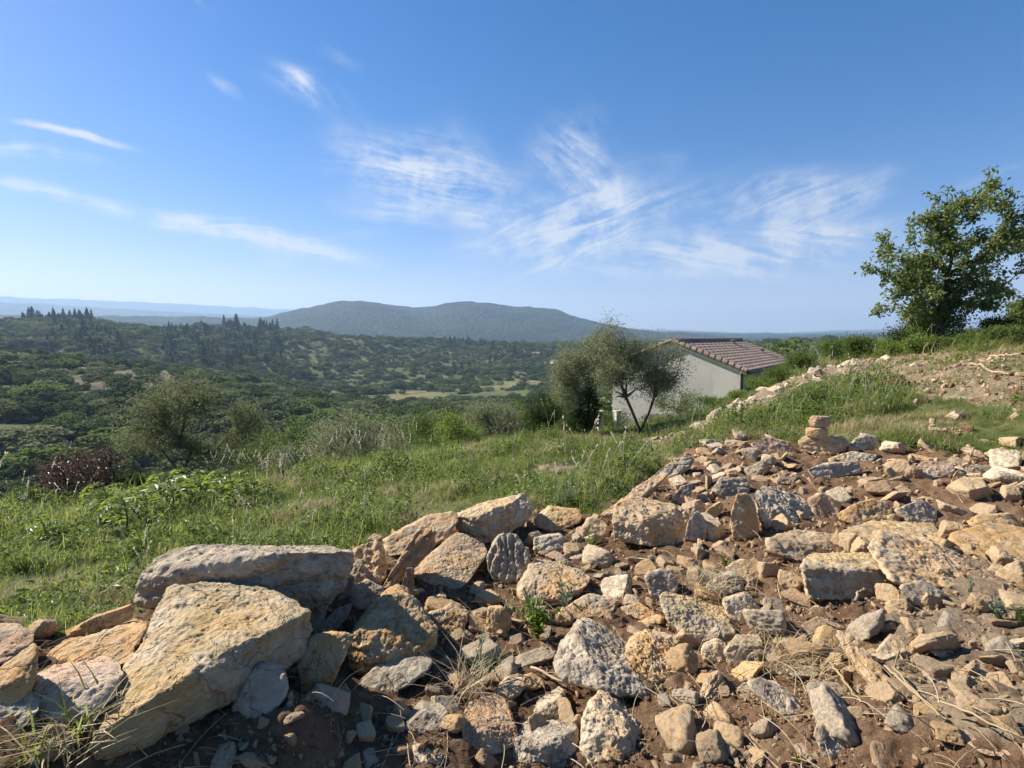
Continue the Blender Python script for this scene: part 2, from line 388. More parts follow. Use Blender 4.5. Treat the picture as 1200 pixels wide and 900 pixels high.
def hills_mat():
    m, nt, out = new_mat('wooded_hills'); N = NT(nt)
    P = N.n('ShaderNodeNewGeometry').outputs['Position']
    a = N.noise(P, .0022, 5, .6); b = N.noise(P, .02, 6, .7)
    vo = N.n('ShaderNodeTexVoronoi', Vector=P, Scale=.045); c = vo.outputs['Distance']
    g = N.mix(N.ramp(a, .42, .58), (.012,.020,.011), (.033,.042,.019)); g = N.mix(N.ramp(b, .52, .72), g, (.058,.060,.030)); g = N.mix(N.math('MULTIPLY', N.ramp(c, .2, .8), .5), g, (.014,.02,.010))
    p = N.n('ShaderNodeBsdfPrincipled', Base__Color=g, Roughness=.95); p.inputs['Specular IOR Level'].default_value = .05
    N.set(p.inputs['Normal'], N.bump(c, 1.0, -14.0, N.bump(b, .6, 12)))
    nt.links.new(p.outputs[0], out.inputs[0]); return m

# ------------------------------------------------------------------ the three sheets of terrain, edge to edge
AZ = np.concatenate([np.arange(-180, -66, 3.0), np.arange(-66, -54, .4), np.arange(-54, 54, .2), np.arange(54, 66, .4), np.arange(66, 180, 3.0), [180.0]])*math.pi/180
r1 = np.geomspace(.25, 60, 900); r2 = np.geomspace(60, 1500, 430); r3 = np.geomspace(1500, 15000, 300)
def sheet(name, rr, mat):
    A, RR = np.meshgrid(AZ, rr, indexing='ij'); a = A.ravel(); r = RR.ravel()
    x = np.sin(a)*r; y = np.cos(a)*r; z = full_z(x, y)
    n, k = A.shape
    i = np.arange(n-1)[:,None]*k; j = np.arange(k-1)[None,:]
    Fq = np.stack([i+j, i+j+1, i+k+j+1, i+k+j], -1).reshape(-1, 4)[:, ::-1]
    return x, y, z, Fq, n, k
x, y, z, Fq, n_, k_ = sheet('ground', r1, None)
d1, d2 = masks(x, y, z)
sel = (d1 > .5) | (d2 > .5)
P = np.stack([x, y, 0*x], 1)
fr = np.hypot(x, y); cl = np.clip(fr/1.2, .2, 1)
z[sel] += (cl*(0.026*fbm(P*9, 3, 21) + .016*ridged(P*24, 2, 22) - .004))[sel]      # clods
g_ = (~sel) & (fr < 40)
z[g_] += .03*fbm(P[g_]*2.2, 3, 23)
Vn = np.stack([x, y, z], 1); Vn = np.concatenate([Vn, [[0, 0, 0.0]]])
cap = np.array([[len(Vn)-1, (i+1)*k_, i*k_] for i in range(n_-1)])[:, ::-1]
me = mesh_np('ground', Vn, [Fq, cap], True, [ground_mat()])
def soften(v, n, k):
    v = v.reshape(n, k)
    for _ in range(2):
        q = np.pad(v, 1, mode='edge'); v = (q[1:-1,1:-1]*2+q[:-2,1:-1]+q[2:,1:-1]+q[1:-1,:-2]+q[1:-1,2:])/6
    return v.ravel()
attr(me, 'dirt', np.append(soften(d1, n_, k_), 1)); attr(me, 'stony', np.append(soften(d2, n_, k_), 0))
tag(link('ground', me), kind='structure')
DIRTMASK = lambda xx, yy: masks(xx, yy, full_z(xx, yy))

x, y, z, Fq, n_, k_ = sheet('valley', r2, None)
px, py = project(np.stack([x, y, z], 1)); rr = np.hypot(x, y); ww = 10*fbm(np.stack([x/30, y/30, 0*x], 1), 3, 31)
FIELDS = [[(415,474),(470,456),(540,460),(535,467),(490,470),(440,480)], [(545,452),(640,444),(640,452),(570,461)], [(632,425),(680,421),(680,429),(640,432)], [(372,462),(392,455),(400,468),(386,478)]]
field = np.zeros(len(x))
for pl in FIELDS: field = np.maximum(field, inside(px+ww, py+.35*ww, pl)*(rr > 200))
zt = (z % 2.4)/2.4
az_ = np.arctan2(x, y)
bare = ((rr > 250) & (rr < 425) & (az_ > azim(80)) & (az_ < azim(215)) & (fbm(np.stack([x/12, y/12, z/1.2], 1), 3, 33) > -.2)) | ((rr > 620) & (rr < 1100) & (az_ > azim(330)) & (fbm(np.stack([x/25, y/25, z/1.3], 1), 3, 34) > .36)) | ((rr > 1090) & (rr < 1220) & (fbm(np.stack([x/60, y/60, 0*x], 1), 3, 35) > .15))
me = mesh_np('valley', np.stack([x, y, z], 1), [Fq], True, [valley_mat()])
attr(me, 'field', soften(field, n_, k_)); attr(me, 'bare', soften(bare.astype(float), n_, k_))
tag(link('valley', me), kind='structure')
ZV = z.reshape(n_, k_); SLV = np.maximum.accumulate((ZV-CAM[2])/r2[None,:], axis=1); VAZ = AZ
x, y, z, Fq, n_, k_ = sheet('hills', r3, None)
tag(link('hills', mesh_np('hills', np.stack([x, y, z], 1), [Fq], True, [hills_mat()])), kind='structure')
def seen(az, r, top):
    """is a point at this bearing and range, raised by top, above the ground in front of it"""
    i = np.clip(np.searchsorted(VAZ, az), 0, len(VAZ)-1); j = np.clip(np.searchsorted(r2, r)-2, 0, len(r2)-1)
    return (ZV[i, np.clip(j+1, 0, len(r2)-1)]+top-CAM[2])/r >= SLV[i, j]

# ------------------------------------------------------------------ rocks
ICO = {}
def ico(level):
    if level not in ICO:
        bm = bmesh.new(); bmesh.ops.create_icosphere(bm, subdivisions=level, radius=1.0)
        V = np.array([v.co[:] for v in bm.verts]); Fs = np.array([[v.index for v in f.verts] for f in bm.faces]); bm.free()
        ICO[level] = (V/np.linalg.norm(V, axis=1)[:,None], Fs)
    return ICO[level]
def hull_planes(P):
    bm = bmesh.new()
    for p in P: bm.verts.new(p)
    bmesh.ops.convex_hull(bm, input=bm.verts[:]); bm.normal_update()
    out = {}
    c = P.mean(0)
    for f in bm.faces:
        n = np.array(f.normal[:]); L = np.linalg.norm(n)
        if L < .5: continue
        n = n/L; d = n @ np.array(f.verts[0].co[:])
        if n @ c > d: n, d = -n, -d
        out[tuple(np.round(np.append(n, d), 3))] = (n, d)
    bm.free()
    return np.array([v[0] for v in out.values()]), np.array([v[1] for v in out.values()])
def rock_shape(P, seed, level=6, rough=1.0, p=48, chips=20, bed=None):
    """an angular weathered block filling the hull of P: planes with worn edges, chipped corners, bedding steps and pitting"""
    rg = np.random.default_rng(seed)
    P = np.asarray(P, float); c0 = P.mean(0)
    n, d = hull_planes(P)
    ext = P.max(0)-P.min(0); size = float(np.cbrt(np.prod(np.maximum(ext, .15*ext.max()))))
    if p >= 60: chips = 9
    q = rg.normal(size=(chips, 3)); q /= np.linalg.norm(q, axis=1)[:,None]
    sd = (P @ q.T).max(0) - size*rg.uniform(.0, .06 if p >= 60 else .13, chips)
    n = np.concatenate([n, q]); d = np.concatenate([d, sd])
    c = c0; dd = np.maximum(d - n @ c, .04*size)
    ev, U = np.linalg.eigh(np.cov((P-c).T)); S = np.sqrt(np.maximum(ev, (.22**2)*ev.max()))
    A = U*S
    V, Fs = ico(level)
    q = np.maximum((V @ (A.T @ n.T)) / dd, 1e-6)
    mx = q.max(1); w = (q/mx[:,None])**p
    t = 1.0/(mx*w.sum(1)**(1/p))
    X = (V*t[:,None]) @ A.T
    nr = w @ n; nr /= np.linalg.norm(nr, axis=1)[:,None]+1e-9
    o = rg.uniform(-50, 50, 3); Y = X/size
    if bed is None: bed = U[:,0]
    h = .022*fbm(Y*1.7+o, 3, seed) + .024*(ridged(Y*3.0+o, 3, seed+3)-.45) + .016*fbm(Y*8+o, 4, seed+5, .6)
    s = Y @ bed*7 + .9*fbm(Y*1.5+o, 2, seed+9); fs = s-np.floor(s)
    side = 1-np.abs(nr @ bed)**2
    h += (rg.uniform(.006, .03) if level > 5 else rg.uniform(.0, .014))*side*(sstep(.0, .25, fs)*sstep(1, .55, fs)-.5)
    pit = fbm(Y*5.5+o, 3, seed+12); h -= .014*sstep(.22, .6, pit)
    if level >= 7: h += .011*(ridged(Y*np.array([7.0,11.0,9.0])+o, 3, seed+21)-.4) + .006*fbm(Y*26+o, 3, seed+15) - .010*sstep(.2, .5, fbm(Y*16+o, 2, seed+17))
    X = X + nr*(h*size*rough)[:,None]
    return X + c, Fs
TINT = {'T': ((.43,.315,.185), .10), 'O': ((.43,.285,.12), .05), 'G': ((.38,.335,.27), .62), 'W': ((.53,.46,.35), .36), 'B': ((.33,.205,.105), .08), 'P': ((.44,.32,.24), .15), 'Y': ((.45,.345,.17), .22)}
HERO = []
def hero(name, label, short, tint, pts, lean=.6, thick=.8, level=6, rough=1.0, base=None, r=None, seed=None, p=48):
    seed = seed if seed is not None else 100+len(HERO)*7
    mb = max(pts, key=lambda t: t[1]) if base is None else base
    rr = hit(mb[0], min(mb[1], 897)) if r is None else r
    d = direction(mb[0], mb[1]); dep = rr/math.hypot(d[0], d[1])*F          # depth along the view axis at the foot
    foot = max(t[1] for t in pts); vis = []
    for t in pts:
        dz = t[2] if len(t) > 2 else lean*(foot-t[1])*dep/F
        vis.append(CAM + direction(t[0], t[1])*(dep+dz)/F)
    vis = np.array(vis); c = vis.mean(0)
    w = (max(t[0] for t in pts)-min(t[0] for t in pts))*dep/F
    hgt = (foot-min(t[1] for t in pts))*dep/F
    back = np.array([c[0], c[1], 0]); back /= np.linalg.norm(back)
    tk = thick*min(w, 1.6*hgt)
    hid = c + (vis-c)*.8 + back*tk + np.array([0, 0, -.25*hgt])
    low = vis[np.argsort(vis[:,2])[:max(2, len(vis)//3)]] + np.array([0, 0, -.10*hgt-.02])+back*.3*tk
    Pt = np.concatenate([vis, hid, low]); cc = Pt.mean(0); Pt = cc+(Pt-cc)*1.045
    X, Fs = rock_shape(Pt, seed, level, rough, p=p)
    o3 = np.array([X[:,0].mean(), X[:,1].mean(), X[:,2].min()])
    ob = link(name, mesh_np(name, X-o3, [Fs], True, [M['rock']]), o3)
    col, g = TINT[tint]; k = random.Random(seed).uniform(.88, 1.12)
    ob.color = (col[0]*k, col[1]*k, col[2]*k, g)
    tag(ob, label, 'boulder' if w > .33 else 'rock', 'boulders and blocks of the rock heap')
    HERO.append(dict(short=short, poly=[(t[0], t[1]) for t in pts], c=cc, rad=max(w, hgt)/2, ob=ob))
    return ob
# ------------------------------------------------------------------ the rock heap: surveyed blocks
H = hero
H('rock_slab','large ochre slab with a pitted flat top, tilted up at the lower left','big tilted ochre slab','Y',[(200,689,.80),(262,684,.94),(325,698,.86),(362,716,.66),(353,765,.60),(292,808,.36),(112,895,.0),(116,860,.02),(235,784,.18),(175,820,.09),(160,765,.44)],level=8,thick=.45,rough=.75,p=70)
H('boulder','long grey boulder with a rounded back, behind the big tilted ochre slab','long grey boulder','G',[(158,724,0),(173,668,.06),(215,643,.35),(300,627,.52),(402,626,.55),(255,662,.0),(330,640,.1),(412,642,.12),(424,668,.22),(400,702,.12),(300,722,0),(182,738,0)],level=8,thick=.6,rough=.9)
H('rock_slab','thin triangular ochre slab standing behind the soil filled trough at left','thin triangular ochre slab','O',[(62,750),(110,724),(158,708),(160,728),(90,748)],lean=.2,thick=.5)
H('rock_slab','brown trough shaped block with loose soil on top, left of the ochre slab','brown soil topped block','O',[(48,762,.2),(90,757,.3),(166,728,.5),(172,738,.1),(150,776,.05),(95,790,0),(45,793,0)],thick=.6)
H('rock_slab','dark tan slanting slab cut by the left edge of the picture','dark slanting slab','O',[(-40,812),(2,785),(44,752),(42,800),(12,838),(-40,850)],lean=.35,thick=.7)
H('rock','pale flat rock at the left edge beside the grass','pale flat edge rock','P',[(-40,742),(25,738),(50,750),(30,768),(-40,790)],lean=1.0,thick=.8)
H('rock','buff knobbly block under the soil topped block at lower left','buff knobbly block','P',[(40,796,.1),(92,786,.18),(148,776,.25),(146,806,.1),(82,862,0),(50,850,0)],thick=.8,rough=1.3)
H('rock','dark grey layered rock at the lower left edge','dark layered rock','G',[(5,822),(30,811),(50,824),(46,846),(8,862),(-20,850)],lean=.7,rough=1.6)
H('rock_slab','smooth pale grey slab in the bottom left corner','smooth corner slab','G',[(-40,880,.1),(44,846,.2),(50,868,.1),(26,905,0),(-40,930,0)],thick=.6,rough=.7)
H('rock','rounded brown rock in the shade under the tilted ochre slab','rounded shaded rock','P',[(268,838),(278,800),(306,778),(338,788),(346,816),(302,848)],rough=.8,p=14)
H('stone','small pointed ochre stone leaning on the rounded shaded rock','small pointed ochre stone','T',[(286,848),(295,815),(312,803),(330,815),(318,838)])
H('rock','square tan block wedged right of the tilted ochre slab','square wedged block','P',[(338,690),(386,674),(389,705),(372,732),(358,752),(352,715)],lean=.4)
H('rock','craggy tan rock with a mossy top between the grey boulder and flat slab','craggy mossy rock','T',[(378,668),(394,650),(424,660),(436,690),(408,704),(388,694)],rough=1.5)
H('rock_slab','tall brown slab leaning in the gap right of the ochre slab','tall leaning brown slab','O',[(345,792),(350,764),(364,746),(400,734),(416,744),(400,772),(384,804),(350,814)],lean=.4,thick=.5)
H('rock_slab','thin white veined slab behind the tall leaning brown slab','thin veined slab','W',[(362,746),(394,712),(412,706),(408,724),(374,752)],lean=.8,thick=.4)
H('rock','bluish grey angular rock behind the big brown boulder','bluish angular rock','G',[(408,708),(412,690),(430,680),(450,690),(438,712),(418,718)])
H('boulder','big brown humped boulder in the middle of the heap','big brown boulder','O',[(406,772,.0),(414,736,.08),(440,706,.3),(466,695,.38),(478,698,.38),(500,728,.26),(524,756,.16),(502,770,.05),(452,792,0),(416,796,0)],level=7,thick=.9,p=20)
H('rock','white blotched grey rock beneath the big brown boulder','blotched grey rock','G',[(420,806),(442,780),(500,768),(510,780),(484,802),(456,816),(430,812)],lean=.9)
H('rock_slab','pale flat topped slab on the crest left of the big tan block','pale crest slab','T',[(446,634),(500,606),(536,600),(538,618),(502,642),(455,655)],lean=.9,thick=.6)
H('rock','rough brown rock buried on the crest beside the long grey boulder','rough buried rock','T',[(412,644),(448,630),(456,668),(440,690),(420,676)],rough=1.5)
H('rock_slab','dark upright shard with a narrow edge standing on the crest','dark upright shard','B',[(446,692),(470,655),(490,620),(506,616),(514,636),(488,655),(456,690)],lean=.2,thick=.6)
H('stone','narrow brown splinter beside the dark upright shard','narrow brown splinter','B',[(466,702),(478,663),(486,665),(484,695)],lean=.2,thick=.6)
H('boulder','large tan block with a dark shaded right end, topmost on the crest','topmost tan block','T',[(533,604,.12),(560,592,.34),(612,579,.5),(622,602,.3),(610,614,.16),(574,640,0),(562,606,.02),(540,627,.05),(596,590,.2)],level=7,thick=.6,p=70)
H('rock_slab','bright tan slab with a smooth sunlit face below the topmost block','bright sunlit slab','T',[(481,674,.1),(500,652,.3),(536,624,.52),(566,638,.46),(570,648,.36),(546,684,.05),(532,691,0),(505,684,.0)],level=7,thick=.45,rough=.7,p=70)
H('boulder','upright grey rock with a rippled face right of the bright slab','upright rippled rock','G',[(570,642),(585,621),(606,627),(622,642),(620,668),(602,690),(584,687),(572,668)],lean=.5,level=7)
H('stone','small brown wedge lying on soil below the bright slab','small brown wedge','B',[(498,710),(518,696),(524,700),(512,716)],lean=.5)
H('rock','low brown rock half buried right of the big brown boulder','low half buried rock','O',[(498,722),(528,711),(550,722),(542,738),(520,746),(502,738)],lean=.6)
H('stone','upright orange split stone above the grey green weed','orange split stone','O',[(567,742),(572,712),(588,710),(600,728),(592,746)],lean=.2)
H('boulder','pale orange flat topped boulder behind the green weed','pale orange boulder','T',[(604,692),(622,664,.3),(642,659,.36),(672,664,.34),(691,678,.2),(684,692,.05),(650,712,0),(612,708,0)],level=7,lean=.7,thick=.7)
H('rock','small pale block right of the upright rippled rock','small pale crest block','W',[(626,646),(626,630),(658,627),(668,642),(645,655),(630,652)],lean=.7)
H('rock','flat ochre rock at the grass edge behind the crest','flat grass edge rock','O',[(624,610),(642,594),(680,598),(684,610),(650,624),(630,622)],lean=.9)
H('rock','pale tan rock on the crest left of the big square block','pale crest rock','T',[(680,622),(688,608),(705,606),(716,616),(712,630),(690,632)],lean=.7)
H('boulder','big square tan block with a bright top on the crest','big square block','T',[(718,606,.1),(722,590,.24),(746,583,.5),(798,593,.5),(804,612,.3),(806,634,.1),(788,640,.03),(757,638,0),(720,632,.06),(758,608,.04)],level=7,thick=.7,p=70)
H('rock','triangular grey rock right of the big square block','triangular grey rock','G',[(802,634),(806,612),(818,597),(830,616),(826,636)],lean=.3)
H('rock_slab','tall ochre rock standing left of the big whitish block','tall ochre rock','O',[(856,610),(861,576),(873,573),(886,596),(889,628),(872,634),(860,630)],lean=.3)
H('boulder','big whitish block with a rough sunlit face in the middle right','big whitish block','W',[(882,582,.15),(894,570,.35),(940,580,.42),(954,602,.25),(950,616,.08),(902,622,0),(888,610,.02)],level=7,lean=.5,thick=.7,rough=1.1)
H('rock','brown block tucked behind the big whitish block','brown tucked block','B',[(945,584),(958,576),(986,590),(980,607),(956,608)],lean=.5)
H('rock_slab','long tan slab in front of the big whitish block','long tan slab','T',[(890,628,.12),(928,620,.4),(1000,630,.4),(1006,646,.15),(942,660,0),(905,652,0)],thick=.6)
H('boulder','brick shaped tan block with a dark shaded front face','brick shaped block','Y',[(940,664,.02),(950,651,.26),(1040,649,.3),(1050,666,.06),(1049,695,.0),(1000,702,-.02),(950,700,-.02),(942,684,0),(1000,668,.02)],level=7,thick=.55,p=70)
H('rock_slab','long flat slab behind the brick shaped block','long flat slab','Y',[(974,622,.2),(1010,611,.42),(1100,614,.45),(1107,636,.15),(1062,648,.0),(1010,644,.0)],thick=.6)
H('boulder','broad rugged boulder with black cavities at the right','broad rugged boulder','T',[(1018,642,.4),(1036,624,.6),(1100,638,.7),(1162,660,.7),(1176,690,.3),(1140,700,.1),(1100,696,.05),(1056,690,0),(1030,672,.1)],level=7,thick=.8,rough=.8)
H('rock','tan hump of rock behind the long flat slab','tan hump','O',[(978,606),(1000,592),(1022,585),(1044,590),(1052,612),(1000,614)],lean=.6)
H('rock','cream and orange angular rock right of the tan hump','cream angular rock','W',[(1048,598),(1080,585),(1098,598),(1096,612),(1068,616)],lean=.6)
H('rock_slab','broad flush orange slab set in the ground at the right edge','flush orange slab','O',[(1108,628),(1160,612),(1240,625),(1250,664),(1150,656)],lean=1.5,thick=.6,rough=.7)
H('rock','angular ochre block at the right edge above the flush slab','angular edge block','O',[(1128,612),(1140,604),(1185,602),(1205,622),(1190,632),(1140,622)],lean=.7)
H('rock','long grey rock below the cairn','long grey rock below cairn','G',[(944,552),(956,542),(1004,541),(1010,554),(960,562)],lean=.5)
H('rock_slab','tan base rock beneath the little cairn','cairn base rock','T',[(934,517),(944,510),(990,512),(996,528),(962,534),(940,527)],lean=.5)
H('rock_slab','cream flat slab right of the cairn base','cream flat slab','W',[(970,538),(998,529),(1030,534),(1022,545),(980,546)],lean=.8)
H('rock','white pointed rock right of the cairn on the grass edge','white pointed rock','W',[(996,520),(1010,506),(1028,513),(1032,526),(1005,526)],lean=.4)
H('rock','grey topped tan rock left of the cairn','grey topped rock','P',[(878,520),(900,512),(930,520),(934,532),(890,530)],lean=.6)
H('rock','dark grey rock with soil on it behind the triangular rock','dark soil covered rock','G',[(834,575),(845,560),(875,560),(878,578),(850,586)],lean=.5)
H('rock','grey sharp rock lying behind the big square block','grey sharp rock','G',[(786,588),(798,570),(812,566),(806,592)],lean=.4)
H('rock_slab','rusty orange slab tipped behind the triangular grey rock','rusty tipped slab','O',[(822,604),(842,586),(848,592),(838,610)],lean=.4)
H('rock_slab','long sandy ledge edging the heap above the grass','long sandy ledge','T',[(700,604),(740,572),(772,555),(790,550),(766,572),(715,612)],lean=1.2,thick=.3,rough=.8)
H('rock','pale lichen grey rock sloping on the mound edge under the house','lichen mound rock','G',[(756,566),(780,545),(808,531),(816,540),(795,556)],lean=.9,thick=.4)
H('boulder','front boulder of smooth grey tan stone with a hollow side','smooth front boulder','G',[(641,788,.1),(655,758,.25),(682,731,.42),(702,736,.42),(762,790,.22),(770,806,.12),(756,832,.0),(735,836,0),(712,812,.0),(680,812,.02),(720,770,.16)],level=7,thick=.8,p=16)
H('boulder','tall white pocked boulder at the bottom centre','white pocked boulder','W',[(680,930,0),(682,850,.1),(694,811,.22),(714,814,.26),(762,858,.15),(774,930,0),(720,850,.02)],level=7,thick=.9,base=(720,900),rough=1.1)
H('rock','grey and orange block at the bottom left of the white pocked boulder','grey orange block','G',[(600,920,0),(604,868,.06),(640,857,.14),(676,854,.14),(678,890,.05),(670,925,0),(640,872,.0)],base=(640,899),thick=.8,level=7,p=70)
H('rock','small cream rock left of the white pocked boulder','small cream rock','W',[(625,834,.02),(640,822,.1),(662,814,.12),(671,844,.05),(642,857,0),(628,850,0)],thick=.8,rough=1.3)
H('stone','oval tan stone lying on dark soil at bottom centre','oval tan stone','T',[(577,818),(590,804),(612,794),(619,804),(604,820),(584,829)],lean=.6,p=10,rough=.6)
H('rock','brown block at the foot of the straw tuft','brown foot block','B',[(532,850,.05),(560,838,.2),(600,836,.2),(608,870,.06),(572,892,0),(536,878,0)],level=7)
H('rock','pale rock with a rounded top at the bottom, left of the brown foot block','pale rounded rock','W',[(480,874,.05),(500,862,.12),(541,864,.12),(552,892,.02),(502,904,0),(482,892,0)],rough=1.2)
H('rock','buff faceted rock above the pale rounded rock','buff faceted rock','W',[(475,852),(500,830),(526,838),(522,858),(482,864)],lean=.6)
H('rock_slab','mottled yellow slab with a knobbly face in the middle','mottled yellow slab','Y',[(774,702,.16),(780,694,.24),(850,714,.22),(861,742,.02),(846,757,0),(812,752,-.02),(788,736,.04)],level=7,thick=.45,rough=1.0,p=70)
H('rock','rounded grey rock above the mottled yellow slab','rounded grey rock','G',[(753,676),(780,664),(796,680),(792,700),(770,708),(756,692)],lean=.5,p=12)
H('rock','cream rounded block right of the mottled yellow slab','cream rounded block','W',[(844,704),(874,696),(892,714),(872,736),(855,730)],lean=.5,p=16)
H('rock_slab','flat tan slab with a grey edge above the smooth front boulder','flat grey edged slab','T',[(658,716),(690,696),(728,706),(716,722),(690,728),(664,734)],lean=.9,thick=.5)
H('rock_slab','thin ochre flake bridging a dark hollow','thin ochre flake','O',[(726,712),(750,706),(772,722),(765,728),(735,722)],lean=.8,thick=.4)
H('rock','orange rock caked with soil right of the smooth front boulder','soil caked orange rock','O',[(724,760,.12),(756,744,.25),(792,762,.2),(804,782,.1),(792,800,0),(760,804,0)],level=7,rough=1.4,p=14)
H('stone','round cream stone below the mottled yellow slab','round cream stone','W',[(820,762),(840,753),(862,768),(846,782),(825,776)],lean=.5,p=10)
H('stone','tan lumpy stone right of the soil caked rock','tan lumpy stone','T',[(818,820),(826,798),(842,788),(852,806),(838,824)],lean=.6,rough=1.4)
H('rock_slab','greenish grey slab lying aslant at the lower right','slanting greenish slab','G',[(872,802),(900,796),(926,816),(952,846),(936,848),(905,830)],lean=.7,thick=.5)
H('rock','blue grey veined rock at the bottom right of centre','blue grey veined rock','G',[(953,856,.06),(985,838,.2),(1005,850,.2),(1028,880,.08),(1036,920,0),(980,920,0)],base=(990,899),level=7,thick=.6)
H('rock','white triangular rock poking up at the bottom right','white triangular rock','W',[(1068,915,0),(1086,853,.12),(1120,872,.15),(1160,910,.1),(1110,925,0)],base=(1100,899),level=7,thick=.6)
H('rock_slab','flat buff slab sunk in soil in the bottom right corner','flat corner slab','P',[(1118,858),(1150,846),(1200,858),(1240,890),(1160,888)],lean=1.6,thick=.4,rough=.7)
H('rock_slab','long tan plank like slab sunk in the soil beside the straw','long sunken slab','T',[(976,736),(992,738),(1030,778),(1050,806),(1034,812),(1000,778)],lean=1.0,thick=.3)
H('stone','flat two lobed tan stone right of the long sunken slab','two lobed flat stone','T',[(1026,766),(1044,746),(1062,752),(1078,768),(1050,776)],lean=1.0)
H('stone','flat pale stone on the gravel patch at right','flat pale stone','W',[(1080,786),(1092,780),(1118,798),(1112,806),(1090,804)],lean=1.1,thick=.5)
H('stone','pale pointed stone beside the gravel at right','pale pointed stone','W',[(1086,762),(1102,750),(1120,768),(1112,774)],lean=.8)
H('stone','yellowish flat round stone on the gravel at right','yellowish round stone','Y',[(1130,795),(1145,785),(1168,796),(1160,806),(1140,806)],lean=.8,p=10)
H('rock_slab','dark slab in shadow right of the brick shaped block','dark shadowed slab','G',[(1052,688),(1080,682),(1110,700),(1100,712),(1065,706)],lean=.8)
H('stone','grey stone with a flat face near the bottom right','flat faced grey stone','G',[(1020,876),(1060,880),(1072,900),(1030,905)],lean=.8,base=(1040,899))
H('rock','knobbly tan rock half way down between heap and straw','knobbly tan rock','T',[(846,770),(862,748),(892,752),(898,770),(876,786),(856,782)],lean=.5,rough=1.3)
H('rock_slab','grey brown slab with a dark underside left of the long tan slab','grey brown slab','T',[(846,668),(866,655),(910,664),(906,680),(870,684)],lean=.9,thick=.5)
H('rock','grey lichened rock under the dry straw','grey lichened rock','G',[(826,690),(842,676),(868,672),(872,690),(846,702)],lean=.6)
H('stone','flat tan stone below the brown tucked block','flat tan stone under tucked block','T',[(900,560),(918,552),(940,558),(930,570),(908,570)],lean=.8)
H('rock','grey tan slab on brown soil near the dry branch','slab near dry branch','P',[(1066,552),(1085,540),(1115,540),(1120,556),(1080,562)],lean=1.0,thick=.6)
H('rock','yellow angular rock at the foot of the dry branch','yellow angular rock','Y',[(1112,562),(1124,550),(1138,562),(1134,572),(1118,570)],lean=.4)
H('rock','pale grey rock right of the dry branch','pale branch rock','G',[(1130,552),(1142,542),(1162,546),(1160,556),(1136,558)],lean=.7)
# the little cairn: two stones stacked on the base rock
def cairn(px0, px1, y0, y1, label, tint, seed, r):
    k = r/math.hypot(*direction(955, 500)[:2])
    pts = []
    rg = np.random.default_rng(seed); cx = (px0+px1)/2; cy = (y0+y1)/2; a = (px1-px0)/2*k; b = (y1-y0)/2*k
    c = CAM + direction(cx, cy)*k
    for t in np.linspace(0, 2*np.pi, 9)[:-1]:
        for zz, s in ((-b, .86), (0, 1.0), (b, .84)): pts.append(c + np.array([a*s*math.cos(t), .75*a*s*math.sin(t), zz*(1+.12*rg.normal())]))
    X, Fs = rock_shape(np.array(pts), seed, 6, .45, p=22)
    o3 = np.array([c[0], c[1], X[:,2].min()])
    ob = link('cairn_stone', mesh_np('cairn_stone', X-o3, [Fs], True, [M['rock']]), o3)
    ob.color = (*TINT[tint][0], TINT[tint][1]); tag(ob, label, 'rock', 'stones stacked as a little cairn')
rb = [h for h in HERO if h['short'] == 'cairn base rock'][0]
rc = math.hypot(rb['c'][0], rb['c'][1])-.1
cairn(942, 972, 501, 513, 'yellowish lower stone of the two stacked in the little cairn', 'O', 501, rc)
cairn(947, 974, 487, 501.5, 'reddish brown top stone of the little cairn', 'B', 502, rc)

# ------------------------------------------------------------------ loose stones, each one an object
LIB = []
for i in range(20):
    rg = np.random.default_rng(900+i)
    kind = i % 4; s = [(1, .8, .55), (1, .75, .28), (1, .55, .4), (1, .9, .7)][kind]
    pts = rg.uniform(-.5, .5, (10, 3))*np.array(s); pts = np.concatenate([pts, np.array([[sx, sy, sz] for sx in (-.38,.38) for sy in (-.38,.38) for sz in (-.36,.36)])*np.array(s)*rg.uniform(.45,1.25,(8,1))])
    X, Fs = rock_shape(pts, 900+i, 5, 1.5, p=[44, 50, 40, 16][kind], chips=10)
    me = mesh_np('stone', X-np.array([0,0,X[:,2].min()]), [Fs], True, [M['stone']])
    LIB.append((me, ['blocky', 'flat', 'wedge shaped', 'rounded'][kind]))
HC = np.array([h['c'] for h in HERO]); HPX, HPY = project(HC)
NEVER = {}
def free_of_heroes(x, y, rad):
    px, py = project(np.array([[x, y, ground_z(x, y)]])); q = rad*F/max(.5, y)
    th = np.linspace(0, 6.28, 9); X = np.append(px[0]+.8*q*np.cos(th), px[0]); Y = np.append(py[0]-.55*q+.75*q*np.sin(th), py[0])
    for h in HERO:
        d = math.hypot(x-h['c'][0], y-h['c'][1])
        if d < h['rad']*2.2+rad+.25 and inside(X, Y, h['poly']).sum() >= (1 if h['rad'] > .16 else 4): return False
    return True
TONES = [('buff', 'T', 6), ('ochre', 'O', 3), ('grey', 'G', 3), ('cream', 'W', 4), ('brown', 'B', 2), ('pinkish', 'P', 1)]
TBAG = [t for t in TONES for _ in range(t[2])]
used = {}
